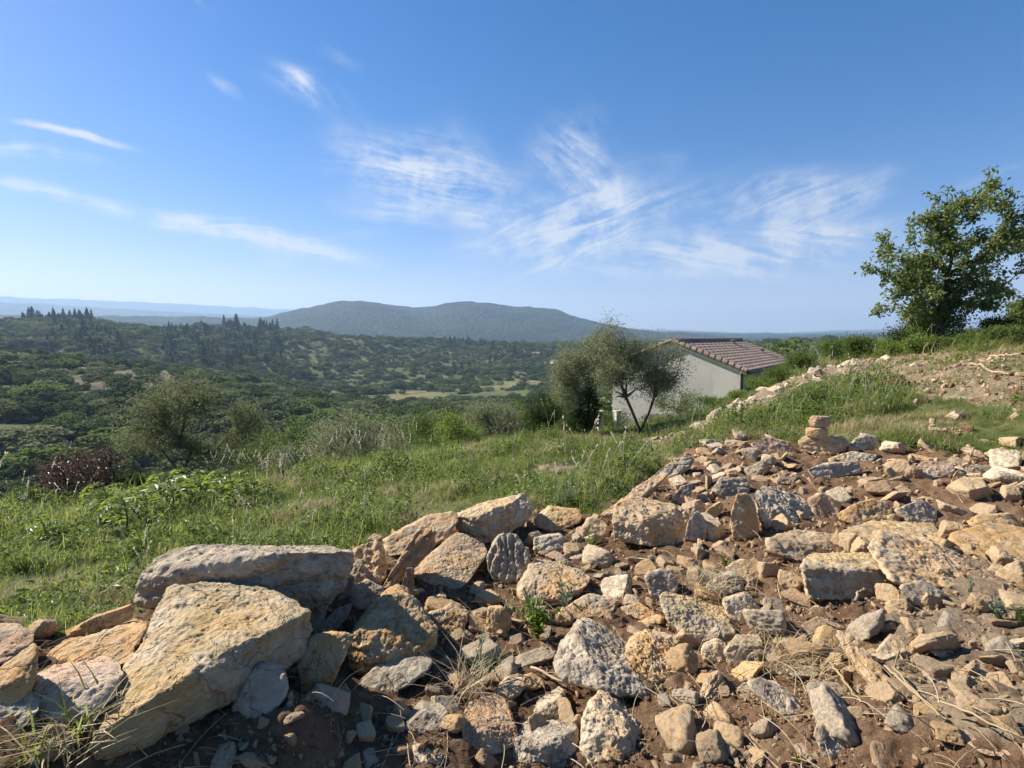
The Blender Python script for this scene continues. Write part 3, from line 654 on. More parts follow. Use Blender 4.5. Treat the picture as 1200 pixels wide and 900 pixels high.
def stone_at(x, y, size, rnd, where=None, group='loose stones scattered over the brown soil', sink=.12, tones=TBAG, name='stone'):
    me, shape = rnd.choice(LIB+LIB[1::4]+LIB[1::4]); tn, tc, _ = rnd.choice(tones)
    z = ground_z(x, y)
    o = bpy.data.objects.new(name, me); COL.objects.link(o)
    sx, sy, sz = size*rnd.uniform(.85,1.15), size*rnd.uniform(.8,1.1), size*rnd.uniform(.75,1.1)
    o.scale = (sx, sy, sz); o.location = (x, y, z-sink*sz*.6)
    o.rotation_euler = (rnd.gauss(0,.38), rnd.gauss(0,.38), rnd.uniform(0, 6.28))
    col, g = TINT[tc]; k = rnd.uniform(.8, 1.2); o.color = (col[0]*k, col[1]*k, col[2]*k, min(1, max(0, g+rnd.uniform(-.15,.2))))
    if where is None:
        px, py = project(np.array([[x, y, z]])); px, py = px[0], py[0]
        dist = np.hypot(HPX-px, (HPY-py)*1.3); j = np.argsort(dist)
        def rel(h):
            dx, dy = px-HPX[h], py-HPY[h]
            return ('right of' if dx > 0 else 'left of') if abs(dx) > 1.5*abs(dy) else ('below' if dy > 0 else 'above')
        sz_ = 'pebble sized' if size < .07 else 'fist sized' if size < .13 else 'head sized'
        lab = f"{sz_} {shape} {tn} stone {rel(j[0])} the {HERO[j[0]]['short']}"
        if lab in used:
            lab2 = f"{sz_} {shape} {tn} stone between the {HERO[j[0]]['short']} and the {HERO[j[1]]['short']}"
            lab = lab2 if len(lab2.split()) <= 16 else lab
        used[lab] = 1
    else: lab = where.format(tone=tn, shape=shape)
    tag(o, lab, 'stone', group); return o
rnd = random.Random(11)
n = 0; tries = 0; placed = []
while n < 272 and tries < 16000:
    tries += 1
    py = 905-395*rnd.random()**.8; px = rnd.uniform(-40, 1420)
    if not inside([px], [py], DIRT)[0]: continue
    if px < 420 and py > 820 and rnd.random() < .75: continue
    if px > 1000 and py > 720 and rnd.random() < .35: continue
    r = hit(px, min(py, 899)); d = direction(px, py); d /= math.hypot(d[0], d[1]); x, y = d[0]*r, d[1]*r
    size = min(.44, .10*math.exp(abs(rnd.gauss(0, .62)))*(r/2.6)**.6)
    if not free_of_heroes(x, y, size*.5): continue
    if any((x-a)**2+(y-b)**2 < (.38*(size+c))**2 for a, b, c in placed): continue
    placed.append((x, y, size)); stone_at(x, y, size, rnd); n += 1
# white rubble heaped along the bank above the house
PALE = [('white', 'W', 3), ('grey', 'G', 3), ('cream', 'W', 1)]
bp = BP
for k in range(220):
    t = rnd.random()**.9*(len(bp)-1.001); i = int(t); q = bp[i]+(bp[i+1]-bp[i])*(t-i)
    w = .55+.9*math.sin(min(1, t/(len(bp)-1))*math.pi)
    x, y = q[0]+rnd.gauss(0, .62*w), q[1]+rnd.gauss(0, .68*w)
    band = ['low on the white bank', 'half way up the white bank', 'near the top of the white bank'][min(2, int(t/(len(bp)-1)*3))]
    stone_at(x, y, rnd.uniform(.14, .5)*(.8 if i < 2 else 1), rnd, '{shape} {tone} rubble stone ' + band + ' below the house' , 'pale rubble stones heaped along the bank by the house', .35, PALE, 'rubble_stone')
for (a, b, s, l) in [(1074,472,.5,'bluish white stone on the grass below the root clod'),(1043,478,.42,'cream stone on the grass left of the bluish white stone'),(1120,492,.55,'flat tan stone lying alone on the right hand grass'),(1125,470,.8,'broad pale rock on the stony soil right of the root clod'),
        (1100,508,.5,'buff stone at the lower edge of the right hand grass'),(1032,428,.75,'first grey rock behind the root clod'),(1048,428,.7,'squarish cream rock behind the root clod'),(1078,430,.8,'flat grey rock on stony soil behind the root clod'),(1128,422,.7,'half buried pale rock below the hedge at right'),
        (1155,520,.5,'tan rock at the right end of the lower grass edge'),(1180,520,.5,'cream rock beside the tan rock at the grass edge'),(1190,490,.5,'white flat stone at the far right of the grass'),(720,540,.5,'pale stone on the meadow below the olive tree'),(695,548,.4,'grey stone alone on the meadow'),(742,536,.42,'whitish stone at the meadow side of the rubble')]:
    r = hit(a, b); d = at(a, b, r); o = stone_at(d[0], d[1], s*.58, rnd, l, 'single stones on the grass and stony soil', .3, PALE+TONES[:1])
# ------------------------------------------------------------------ foliage helpers
def leaf_quads(C, D, Nn, L, W, fold=.25):
    """one folded rhombic leaf per row: base at C, pointing along D, facing Nn"""
    D = D/(np.linalg.norm(D, axis=1)[:,None]+1e-9); S = np.cross(D, Nn); S /= np.linalg.norm(S, axis=1)[:,None]+1e-9; U = np.cross(S, D)
    L = np.broadcast_to(L, (len(C),))[:,None]; W = np.broadcast_to(W, (len(C),))[:,None]
    mid = C + D*L*.45
    V = np.stack([C, mid+S*W*.5+U*W*fold, C+D*L, mid-S*W*.5+U*W*fold], 1).reshape(-1, 3)
    return V, np.arange(len(C)*4).reshape(-1, 4)
def rdir(rg, n): v = rg.normal(size=(n,3)); return v/np.linalg.norm(v, axis=1)[:,None]
def grow(rg, trunk, tips, seg=.25, bf=.35, jitter=.08, lift=.06, trunk2=None):
    """joins every tip to the nearest point of the growing skeleton; returns nodes, parents and the last nodes"""
    Nd = [np.array(t, float) for t in trunk]; Pa = [-1]+list(range(len(trunk)-1)); Pl = [0.0]
    for i in range(1, len(trunk)): Pl.append(Pl[-1]+np.linalg.norm(Nd[i]-Nd[i-1]))
    if trunk2:
        for q, t in enumerate(trunk2):
            par = 1 if q == 0 else len(Nd)-1; Nd.append(np.array(t, float)); Pa.append(par); Pl.append(Pl[par]+np.linalg.norm(Nd[-1]-Nd[par]))
    ends = []
    A = np.zeros((len(tips)*14+len(Nd)+50, 3)); B = np.zeros(len(A)); k = len(Nd); A[:k] = Nd; B[:k] = Pl; first = max(1, int(len(trunk)*.45))
    for t in tips[np.argsort(np.linalg.norm(tips-np.array(trunk[-1]), axis=1))]:
        d = np.linalg.norm(A[first:k]-t, axis=1); j = int(np.argmin(d+bf*B[first:k]))+first
        dist = np.linalg.norm(t-A[j]); m = max(1, min(12, int(dist/seg))); p0 = A[j].copy(); par = j
        for q in range(1, m+1):
            f = q/m; p = p0+(t-p0)*f
            if q < m: p = p + rg.normal(size=3)*jitter*seg + np.array([0,0,-lift*dist*math.sin(f*math.pi)])
            if k >= len(A): break
            A[k] = p; B[k] = B[par]+np.linalg.norm(p-A[par]); Pa.append(par); par = k; k += 1
        ends.append(par)
    return A[:k], np.array(Pa[:k]), ends
def wood(Nd, Pa, r0, rmax, power=2.3, n=5):
    k = len(Nd); acc = np.zeros(k); has = np.zeros(k, bool); has[Pa[1:]] = True
    acc[~has] = r0**power
    for i in range(k-1, 0, -1): acc[Pa[i]] += acc[i]
    rad = np.minimum(acc**(1/power), rmax)
    mb = MB(); i = np.arange(1, k); p = Pa[1:]; a = Nd[p]; b = Nd[i]
    T = b-a; T /= np.linalg.norm(T, axis=1)[:,None]+1e-9
    up = np.where(np.abs(T[:,2:3]) > .9, np.array([[1.,0,0]]), np.array([[0,0,1.]])); X = np.cross(T, up); X /= np.linalg.norm(X, axis=1)[:,None]+1e-9; Y = np.cross(T, X)
    th = np.linspace(0, 2*np.pi, n, endpoint=False); ca, sa = np.cos(th)[None,:,None], np.sin(th)[None,:,None]
    ring = ca*X[:,None,:]+sa*Y[:,None,:]
    ra = np.minimum(rad[p], rad[i]*1.6)[:,None,None]; ra = np.where((p < 8)[:,None,None], rad[p][:,None,None], ra)
    V = np.concatenate([a[:,None,:]-T[:,None,:]*0+ring*ra, b[:,None,:]+ring*rad[i][:,None,None]], 1).reshape(-1,3)
    base = np.arange(len(i))[:,None]*2*n; j = np.arange(n)[None,:]; j2 = (j+1) % n
    mb.add(V, [np.stack([base+j, base+j2, base+n+j2, base+n+j], -1).reshape(-1,4)]); return mb
def blob_points(rg, blobs, n, shell=.55, gap=0.0, gs=1.0, seed=0):
    out = []; vol = np.array([b[3]*b[4]*b[5] for b in blobs]); cnt = (n*vol/vol.sum()).astype(int)+1
    for b, c in zip(blobs, cnt):
        q = rdir(rg, c*3)*(shell+(1-shell)*rg.random((c*3,1))**.7); q = np.array(b[:3])+q*np.array(b[3:6])
        if gap > 0: q = q[noise3(q*gs+seed*3.1, seed) > -.25+gap*.5]
        out.append(q[:c])
    return np.concatenate(out)
LEAFM = {
 'olive': leaf_mat('olive_leaf', (.128,.142,.076), (.265,.280,.160), .45, .5, (.34,.36,.16)),
 'dark_olive': leaf_mat('grey_olive_leaf', (.112,.126,.066), (.235,.248,.138), .4, .8, (.26,.28,.11), .05),  # olive leaf in a slightly darker tone
 'cherry': leaf_mat('broad_leaf', (.085,.118,.036), (.200,.225,.080), .52, .4, (.30,.38,.08)),
 'green': leaf_mat('shrub_leaf', (.060,.095,.026), (.155,.195,.055), .35, .8, (0.240,0.352,0.064), .05),
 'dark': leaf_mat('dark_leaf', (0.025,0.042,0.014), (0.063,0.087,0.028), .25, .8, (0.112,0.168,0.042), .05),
 'bright': leaf_mat('bright_leaf', (.075,.120,.024), (.175,.215,.045), .45, .45, (0.390,0.520,0.052)),
 'yellow': leaf_mat('yellow_green_leaf', (.17,.20,.022), (.30,.30,.035), .5, .5, (.46,.48,.06)),
 'purple': leaf_mat('purple_leaf', (.050,.034,.032), (.120,.085,.072), .3, .4, (0.192,0.072,0.048), .2),
 'greygreen': leaf_mat('grey_green_leaf', (.12,.15,.10), (.24,.28,.20), .3, .6, (.2,.26,.12)),
 'straw': leaf_mat('dry_straw', (.30,.22,.11), (.52,.41,.24), .2, .6),
 'grass': leaf_mat('grass_blade', (.100,.135,.032), (.255,.265,.085), .55, .5, (.40,.46,.10)),
 'seed': leaf_mat('seed_head', (.42,.36,.24), (.62,.56,.44), .4, .7),
 'pine': leaf_mat('pine_needles', (.020,.040,.018), (.050,.078,.030), .15, .8, None, .05),
 'hill': leaf_mat('hill_leaf', (.038,.062,.022), (.138,.160,.060), .2, .8, (0.221,0.272,0.068), .05),
 'flower': leaf_mat('white_petal', (.6,.58,.5), (.75,.74,.68), .3, .6),
}
M['bark'] = simple_mat('bark', (.10,.078,.058), .9, .45, 9, .02); M['darkbark'] = simple_mat('dark_bark', (.05,.04,.032), .9, .4, 9, .02)
M['twig'] = simple_mat('dry_twig', (.36,.27,.17), .8, .35, 12, .003); M['stem'] = simple_mat('green_stem', (.10,.13,.04), .7, .3, 8)
def foliage_mesh(rg, tips, per, spread, L, W, mat, up=.3, droop=0.0, name='crown'):
    C = np.repeat(tips, per, 0) + rg.normal(size=(len(tips)*per, 3))*spread
    D = rdir(rg, len(C)) + np.array([0,0,up-droop]); Nn = rdir(rg, len(C)) + np.array([0,0,.9])
    s = rg.uniform(.65, 1.25, len(C)); V, Fq = leaf_quads(C, D, Nn, L*s, W*s)
    return mesh_np(name, V, [Fq], False, [LEAFM[mat]])
def tree(name, label, cat, base, trunk, blobs, ntips, per, spread, L, W, leaf, bark='bark', r0=.006, rmax=.2, seed=1, group=None, gap=.2, gs=1.2, shell=.35, seg=.25, up=.3, droop=0., leafname='crown', woodname='trunk', trunk2=None):
    """trunk, blobs: offsets from the foot of the tree"""
    rg = np.random.default_rng(seed)
    e = empty(name, base, label, cat, group)
    tips = blob_points(rg, blobs, ntips, shell, gap, gs, seed)
    Nd, Pa, ends = grow(rg, trunk, tips, seg, trunk2=trunk2)
    link(woodname, wood(Nd, Pa, r0, rmax).mesh(woodname, [M[bark]]), (0,0,0), e)
    tw = Nd[ends]; pr = Nd[Pa[ends]]; f = rg.random((len(tw)*2, 1)); q = np.concatenate([tw, tw, pr]) ; q[:len(f)] = np.repeat(pr, 2, 0)[:len(f)]*(1-f)+np.concatenate([tw, tw])[:len(f)]*0+np.repeat(tw, 2, 0)[:len(f)]*f
    link(leafname, foliage_mesh(rg, q, per, spread, L, W, leaf, up, droop, leafname), (0,0,0), e)
    return e
def foot(px, r): 
    a = azim(px); x, y = math.sin(a)*r, math.cos(a)*r; return np.array([x, y, ground_z(x, y)])
def shrub(label, px, r, top, width, leaf='green', L=.07, W=.03, seed=1, n=170, per=5, cat='shrub', group='shrubs and bushes round the meadow', name='shrub', lobes=4, gap=.1, bark='darkbark', dens=1.0):
    """a bush with its foot at bearing px and range r, its top seen at height top and as wide as width in the picture's units"""
    b = foot(px, r); zt = at(px, top, r)[2]; h = max(.25, zt-b[2]); w = width*r*math.cos(azim(px))/F/2*.95
    rg = np.random.default_rng(seed+500)
    bl = [(0, 0, h*.52, w*.72, w*.7, h*.44)]
    for k in range(lobes):
        a = rg.uniform(0, 6.28); q = rg.uniform(.35, .62); bl.append((w*q*math.cos(a), w*q*math.sin(a), h*rg.uniform(.38, .74), w*rg.uniform(.35,.5), w*rg.uniform(.35,.5), h*rg.uniform(.2,.28)))
    tr = [(0,0,-.1), (0,0,h*.08), (0.02*w,0,h*.18), (.0,.03*w,h*.3)]
    s = min(w, h)
    return tree(name, label, cat, b, tr, bl, int(n*dens), per, .10*s+.02, L, W, leaf, bark, .004*max(1,s), .05*max(.5,s), seed, group, gap, 1.6/s, .45, max(.12, .16*s), leafname='foliage', woodname='branches')

# ------------------------------------------------------------------ trees round the meadow
b = foot(196, 17.0)
zt = at(215, 440, 17)[2]-b[2]; k = 17/F
tree('olive_tree', 'spreading olive tree with bare twisted limbs at the left meadow edge', 'tree', b,
     [(-.1,0,-.3),(0,0,.1),(.1,.03,.45),(.15,.05,.8),(.22,.1,1.1)],
     [(.45,0,zt*.74,1.3,1.2,zt*.26),(-.65,.1,zt*.64,.85,1.0,zt*.22),(1.5,0,zt*.66,1.0,.9,zt*.20),(2.0,.2,zt*.60,.6,.7,zt*.13),(1.0,.1,zt*.56,.8,.7,zt*.16),(-1.15,.1,zt*.56,.4,.6,zt*.14),(.2,-.3,zt*.60,.9,.8,zt*.16)], 520, 13, .12, .085, .025, 'dark_olive', 'bark', .006, .17, 21, None, .28, 1.0, .25, .28)
b = foot(752, 17.5); k = 17.5/F; zt = at(765, 388, 17.5)[2]-b[2]
tree('olive_tree', 'slender forked olive tree in front of the pale house wall', 'tree', b,
     [(0,0,-.3),(-.02,0,.15),(-.08,0,.45),(-.26,.05,.9),(-.48,.1,1.4),(-.68,.1,1.9),(-.85,.1,2.4)],
     [(.6,.1,zt*.70,.85,.8,zt*.30),(.35,-.2,zt*.56,.6,.6,zt*.16),(.85,.1,zt*.52,.42,.5,zt*.13),(-.7,0,zt*.66,.75,.7,zt*.28),(-.95,0,zt*.96,.45,.45,zt*.22),(-.3,.2,zt*.80,.5,.5,zt*.22),(-1.2,0,zt*.72,.45,.5,zt*.22)], 520, 15, .17, .08, .024, 'olive', 'darkbark', .006, .10, 22, None, .2, 1.2, .25, .25,
     trunk2=[(.08,0,.5),(.26,0,.9),(.42,.02,1.4),(.48,.05,1.9)])
b = foot(688, 19); zt = at(700, 385, 19)[2]-b[2]
tree('olive_tree', 'dense olive tree with an ivy covered trunk left of the forked one', 'tree', b,
     [(0,0,-.3),(.02,0,.2),(.05,0,.7),(.08,.05,1.2),(.12,.05,1.7)],
     [(-.1,0,zt*.70,1.1,1.0,zt*.24),(.5,0,zt*.85,.6,.6,zt*.17),(-.75,.1,zt*.60,.65,.7,zt*.2),(.95,0,zt*.65,.5,.6,zt*.18),(-.55,0,zt*.40,.6,.5,zt*.2),(-.95,.1,zt*.42,.4,.4,zt*.15)], 520, 16, .12, .08, .024, 'olive', 'darkbark', .006, .15, 23, None, .12, 1.2, .3, .25)
rg = np.random.default_rng(4)
q = blob_points(rg, [(b[0]+.05, b[1]-.05, b[2]+.85, .42, .4, .95), (b[0]-.35, b[1], b[2]+.5, .4, .4, .5)], 330, .5)
o_ = foliage_mesh(rg, q-b, 9, .07, .085, .07, 'dark', .0, .2, 'ivy'); tag(link('ivy', o_, b), 'dark ivy wrapped round the dense olive trunk', 'ivy')
b = foot(1098, 24); dep_ = 24*math.cos(azim(1098)); s = dep_/F
def cb(px, py, w, d, h): return ((px-1106)*s, d, at(1098, py-9, 24)[2]-b[2], w*s, w*s*.85, h*s)
tree('cherry_tree', 'broad leaved tree with airy layered branches on the right hand rise', 'tree', b,
     [(0,0,-.3),(0,0,.2),(.02,0,.6),(.0,.05,1.1),(.1,.1,1.8),(.2,.1,2.4),(.3,.1,3.0),(.4,.1,3.6)],
     [cb(1100,330,62,0,55),cb(1068,310,45,.3,42),cb(1140,290,52,-.2,48),cb(1118,250,42,.2,38),cb(1130,226,26,.1,26),cb(1150,262,40,-.1,34),cb(1180,305,45,.2,36),cb(1196,262,30,0,14),cb(1060,360,46,-.3,24),cb(1140,352,60,.4,30),cb(1030,318,24,0,24),cb(1066,270,32,.2,28),cb(1128,214,22,0,18),cb(1195,350,36,0,26),cb(1026,350,26,0,16),cb(1018,332,14,.1,12)], 520, 9, .10, .16, .085, 'cherry', 'darkbark', .008, .13, 25, None, .5, .8, .25, .35, .0, .35)
shrub('dark crowned young tree at the right edge behind the airy tree', 1200, 27, 345, 60, 'cherry', .12, .06, 31, 240, 8, 'tree', None, 'broadleaf_tree', 4, .2)
shrub('dense dark bush growing round the foot of the airy tree', 1090, 24.6, 356, 92, 'green', .11, .055, 32, 240, 7, gap=.25)
# hedge on the right hand rise
HG = [(940,24,412,50,'green','low green bush at the left end of the hedge above the rubble'),(975,25,398,58,'green','bush with upright shoots in the hedge above the rubble'),(1010,23.5,393,56,'green','mid green bush below the lowest boughs of the airy tree'),
      (1040,22.5,397,54,'bright','leafy bush behind the grey rocks at the top of the slope'),(1075,21.5,393,50,'bright','yellowish green bush in front of the airy tree trunk'),(1110,21.5,398,46,'green','low spreading bush right of the yellowish green one'),
      (1145,21,389,54,'green','green hedge bush under the right boughs of the airy tree'),(1180,20,382,58,'green','tall green hedge bush at the right end of the hedge'),(1225,19,378,60,'green','hedge bush cut by the right edge of the picture'),(1165,24,372,50,'dark','dark bush behind the right end of the hedge'),(1055,25,380,50,'dark','dark bush in the shade behind the hedge')]
for i, (px, r, top, w, lf, lab) in enumerate(HG): shrub(lab, px, r, top, w, lf, .075, .034, 60+i, 210, 6, group='bushes of the hedge on the right hand rise', gap=.3, lobes=6)
# bushes near the house
for i, (px, r, top, w, lf, lab) in enumerate([(722,22,474,58,'green','green bush between the two olive trees by the house'),(800,21,456,92,'green','loose bush with brownish twigs against the pale house wall'),(842,22,466,64,'green','small bush at the foot of the house corner'),(776,20.5,488,50,'olive','low dull bush by the forked olive tree'),
      (892,23,440,44,'bright','bright leafy bush below the roof eave'),(912,23.5,430,46,'green','green bush right of the house corner above the rubble'),(866,21,470,36,'bright','small bright bush between the house corner and rubble'),(930,30,418,60,'green','green bush beyond the top of the rubble bank')]):
    shrub(lab, px, r, top, w, lf, .06, .028, 80+i, 200, 6, group='bushes beside the house', gap=.12)
for i, (px, r, top, w) in enumerate([(905,52,402,52),(945,50,400,60),(990,46,398,54),(968,58,396,50),(880,60,404,40)]):
    shrub(['grey green olive tree just past the roof end','round olive tree beyond the house, second from the roof','olive tree beyond the house half hidden by the hedge','small pale olive top between two others beyond the house','far olive tree peeping over the roof edge'][i], px, r, top, w, 'olive', .14, .05, 90+i, 200, 6, 'tree', 'olive trees beyond the house', 'olive_tree', 4)
# bushes along the lower edge of the meadow
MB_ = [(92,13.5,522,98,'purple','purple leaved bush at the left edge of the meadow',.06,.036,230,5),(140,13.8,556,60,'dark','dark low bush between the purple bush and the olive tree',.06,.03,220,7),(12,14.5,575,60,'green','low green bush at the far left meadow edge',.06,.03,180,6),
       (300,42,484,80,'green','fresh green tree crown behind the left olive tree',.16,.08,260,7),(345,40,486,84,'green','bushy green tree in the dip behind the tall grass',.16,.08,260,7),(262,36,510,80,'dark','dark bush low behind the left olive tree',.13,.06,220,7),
       (400,27,470,130,'olive','wide grey olive bush behind the tall dry grass',.11,.04,440,13),(455,30,480,80,'olive','smaller olive bush at the right of the wide one',.11,.04,300,11),(332,24,512,84,'olive','low olive bush behind the silvery flower spikes',.09,.035,260,10),
       (500,44,470,66,'green','round tree crown at the edge of the valley field',.17,.08,240,7),(540,26,480,76,'bright','bright green bush at the middle of the meadow edge',.10,.05,300,8),(505,24,508,56,'green','mid green bush below the bright one',.09,.045,220,7),
       (585,29,462,88,'olive','silvery grey bush behind the meadow edge',.11,.045,380,12),(632,26,472,54,'dark','dark ivy grown bush left of the dense olive tree',.10,.06,300,9),(660,36,448,44,'green','narrow green bush against the valley',.12,.06,200,7),(636,34,452,38,'dark','dark rounded bush top behind the ivy grown bush',.12,.06,180,7),
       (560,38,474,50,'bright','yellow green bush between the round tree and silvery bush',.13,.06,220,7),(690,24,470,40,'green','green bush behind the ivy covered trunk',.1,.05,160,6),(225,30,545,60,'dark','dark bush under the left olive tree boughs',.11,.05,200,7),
       (470,46,484,46,'green','small round tree left of the valley field edge',.17,.08,200,7),(610,46,462,50,'green','tree behind the silvery bush',.17,.08,200,7)]
for i, (px, r, top, w, lf, lab, L, W, n, per) in enumerate(MB_): shrub(lab, px, r, top, w, lf, L, W, 110+i, n, per)

# ------------------------------------------------------------------ hillside shrubs, pines and cypresses
def blob_mesh(rg, leaf, n, s, flat=1.0, name='hill_shrub'):
    bl = [(0,0,.5,.5,.5,.45*flat)]+[(.35*math.cos(a), .35*math.sin(a), rg.uniform(.3,.65), .3, .3, .28*flat) for a in rg.uniform(0, 6.28, 4)]
    q = blob_points(rg, bl, n, .75, .1, 2.2, int(rg.integers(99)))
    D = rdir(rg, len(q)); Nn = (q-np.array([0,0,.3]))+.6*rdir(rg, len(q))
    V, Fq = leaf_quads(q-D*s*.5, D, Nn, s*rg.uniform(.7,1.4,len(q)), s*.8, .15)
    return mesh_np(name, V, [Fq], False, [LEAFM[leaf]])
def pine_mesh(rg, n=420, slim=.2, name='pine_tree', leaf='pine'):
    h = rg.random(n)**.8*.93+.07; a = rg.uniform(0, 6.28, n); w = slim*(1-h)**.75*(.65+.35*np.sin(h*38+a*2))+.012
    rr = w*rg.random(n)**.4; C = np.stack([rr*np.cos(a), rr*np.sin(a), h], 1)
    D = np.stack([np.cos(a), np.sin(a), -.35+.3*rg.normal(size=n)], 1); L = .03+.22*w
    V, Fq = leaf_quads(C-D*.02, D, np.stack([np.cos(a), np.sin(a), .5+0*a], 1)+.7*rdir(rg, n), L, L*.55, .1)
    mb = MB(); mb.add(V, [Fq], 0); mb.tube([(0,0,-.05),(0,0,.2),(0,0,.4)], [.014,.01,.004], 5, 1)
    return mb.mesh(name, [LEAFM[leaf], M['darkbark']], False)
rg = np.random.default_rng(77)
SH = [blob_mesh(rg, 'hill', 800, .115) for _ in range(4)] + [blob_mesh(rg, 'green', 800, .105), blob_mesh(rg, 'dark', 800, .115), blob_mesh(rg, 'dark_olive', 800, .10)]
PI_ = [pine_mesh(rg, 1700, .22), pine_mesh(rg, 1700, .29), pine_mesh(rg, 1500, .18)]
hill = []                                    # (x, y, z, height, width, kind, which)
def scatter(N, pxa, pxb, ra, rb, hlo, hhi, kind, dens=None):
    a = rg.uniform(azim(pxa), azim(pxb), N); r = np.sqrt(rg.uniform(ra*ra, rb*rb, N))
    x, y = np.sin(a)*r, np.cos(a)*r; z = full_z(x, y)
    px, py = project(np.stack([x, y, z], 1)); keep = np.ones(N, bool)
    for pl in FIELDS: keep &= ~(inside(px, py, pl) & (rg.random(N) < .94) & (r > 200))
    nz = fbm(np.stack([x/22, y/22, 0*x], 1), 3, 41)
    if dens is not None: keep &= dens(x, y, z, px, py, r, nz)
    h = (rg.uniform(0, 1, N)**1.6*(hhi-hlo)+hlo)*np.where(rg.random(N) < .12, 1.7, 1.0)
    for i in np.where(keep)[0]:
        if seen(a[i], r[i], h[i]): hill.append((x[i], y[i], z[i], h[i], h[i]*rg.uniform(1.1, 2.3), kind, int(rg.integers(100)), r[i], px[i], py[i]))
bareD = lambda x, y, z, px, py, r, nz: (nz > -.30) & ~((r > 250) & (r < 425) & (px > 80) & (px < 215) & (fbm(np.stack([x/12, y/12, z/1.2], 1), 3, 33) > -.3) & (rg.random(len(x)) < .9))
scatter(2600, -60, 460, 105, 440, 2.2, 5.5, 's', bareD)
scatter(2600, 380, 760, 70, 430, 1.6, 5.5, 's', lambda x, y, z, px, py, r, nz: (nz > -.12) | (r < 120))
scatter(22000, -60, 780, 520, 1170, 1.8, 5.5, 's', lambda x, y, z, px, py, r, nz: (nz > -.30) & ((px < 300) | (r > 1120) | ((z/2.6) % 1.0 > .06) | (rg.random(len(x)) < .2)))
scatter(3000, 620, 1010, 100, 1150, 2.5, 7, 's', None)
scatter(2500, 200, 900, 1150, 1500, 3, 8, 's', None)
# stands of pine: dark tongues on the left ridge, a row on the skyline, small groves by the field
scatter(1500, 20, 380, 560, 1180, 6, 13, 'p', lambda x, y, z, px, py, r, nz: inside(px, py, [(195,384),(290,386),(335,398),(330,432),(250,438),(200,432),(185,400)]) | inside(px, py, [(60,372),(115,372),(135,392),(150,425),(95,425),(90,400),(60,392)]) | (inside(px, py, [(0,400),(90,395),(150,430),(0,432)]) & (nz > .12)) )
scatter(420, 20, 130, 1090, 1180, 8, 18, 'p', lambda x, y, z, px, py, r, nz: (px > 26) & (px < 108))
scatter(500, 265, 345, 1100, 1185, 6, 18, 'p', lambda x, y, z, px, py, r, nz: ((px > 302) & (px < 326)) | ((px > 265) & (px < 280)) | (rg.random(len(x)) < .08))
scatter(900, 380, 700, 700, 1400, 8, 14, 'p', lambda x, y, z, px, py, r, nz: inside(px, py, [(510,396),(570,400),(572,408),(520,406)]) | inside(px, py, [(515,424),(600,440),(600,452),(520,440)]) | inside(px, py, [(585,408),(610,410),(612,424),(588,420)]) | (rg.random(len(x)) < .03))
hill.sort(key=lambda h: -(h[3]/h[7]))
def place_hill(h, o):
    o.location = (h[0], h[1], h[2]-.04*h[3]); o.rotation_euler = (0, 0, h[6]*.7)
    w = h[4] if h[5] == 's' else h[3]
    w *= .8+.006*h[6] if h[5] == 'p' else 1.0; o.scale = (w, w, h[3])
ns = npn = 0; rest = []
for h in hill:
    if h[5] == 's' and ns < 240:
        o = link('hill_shrub', SH[h[6] % len(SH)]); place_hill(h, o); ns += 1
        sd = 'near spur' if h[8] < 300 else 'slope below the meadow' if h[7] < 200 else 'valley slope by the field'
        tn = ['rounded green','rounded green','rounded green','rounded green','leafy mid green','dark green','grey green'][h[6] % 7]
        tag(o, f"{tn} bush on the {sd} {'behind the left olive tree' if h[8] < 300 else 'mid view'}", 'bush', 'bushes dotted over the hillside')
    elif h[5] == 'p' and npn < 200:
        o = link('pine_tree', PI_[h[6] % 3]); place_hill(h, o); npn += 1
        lab = 'dark pine on the skyline of the left ridge' if h[8] < 150 and h[9] < 376 else 'dark pine in the tongue of wood below the left skyline' if h[8] < 190 else 'dark pine in the shaded wood on the long ridge' if h[8] < 360 else 'dark pine in a small grove above the valley field'
        tag(o, lab, 'pine tree', 'pines on the ridges across the valley')
    else: rest.append(h)
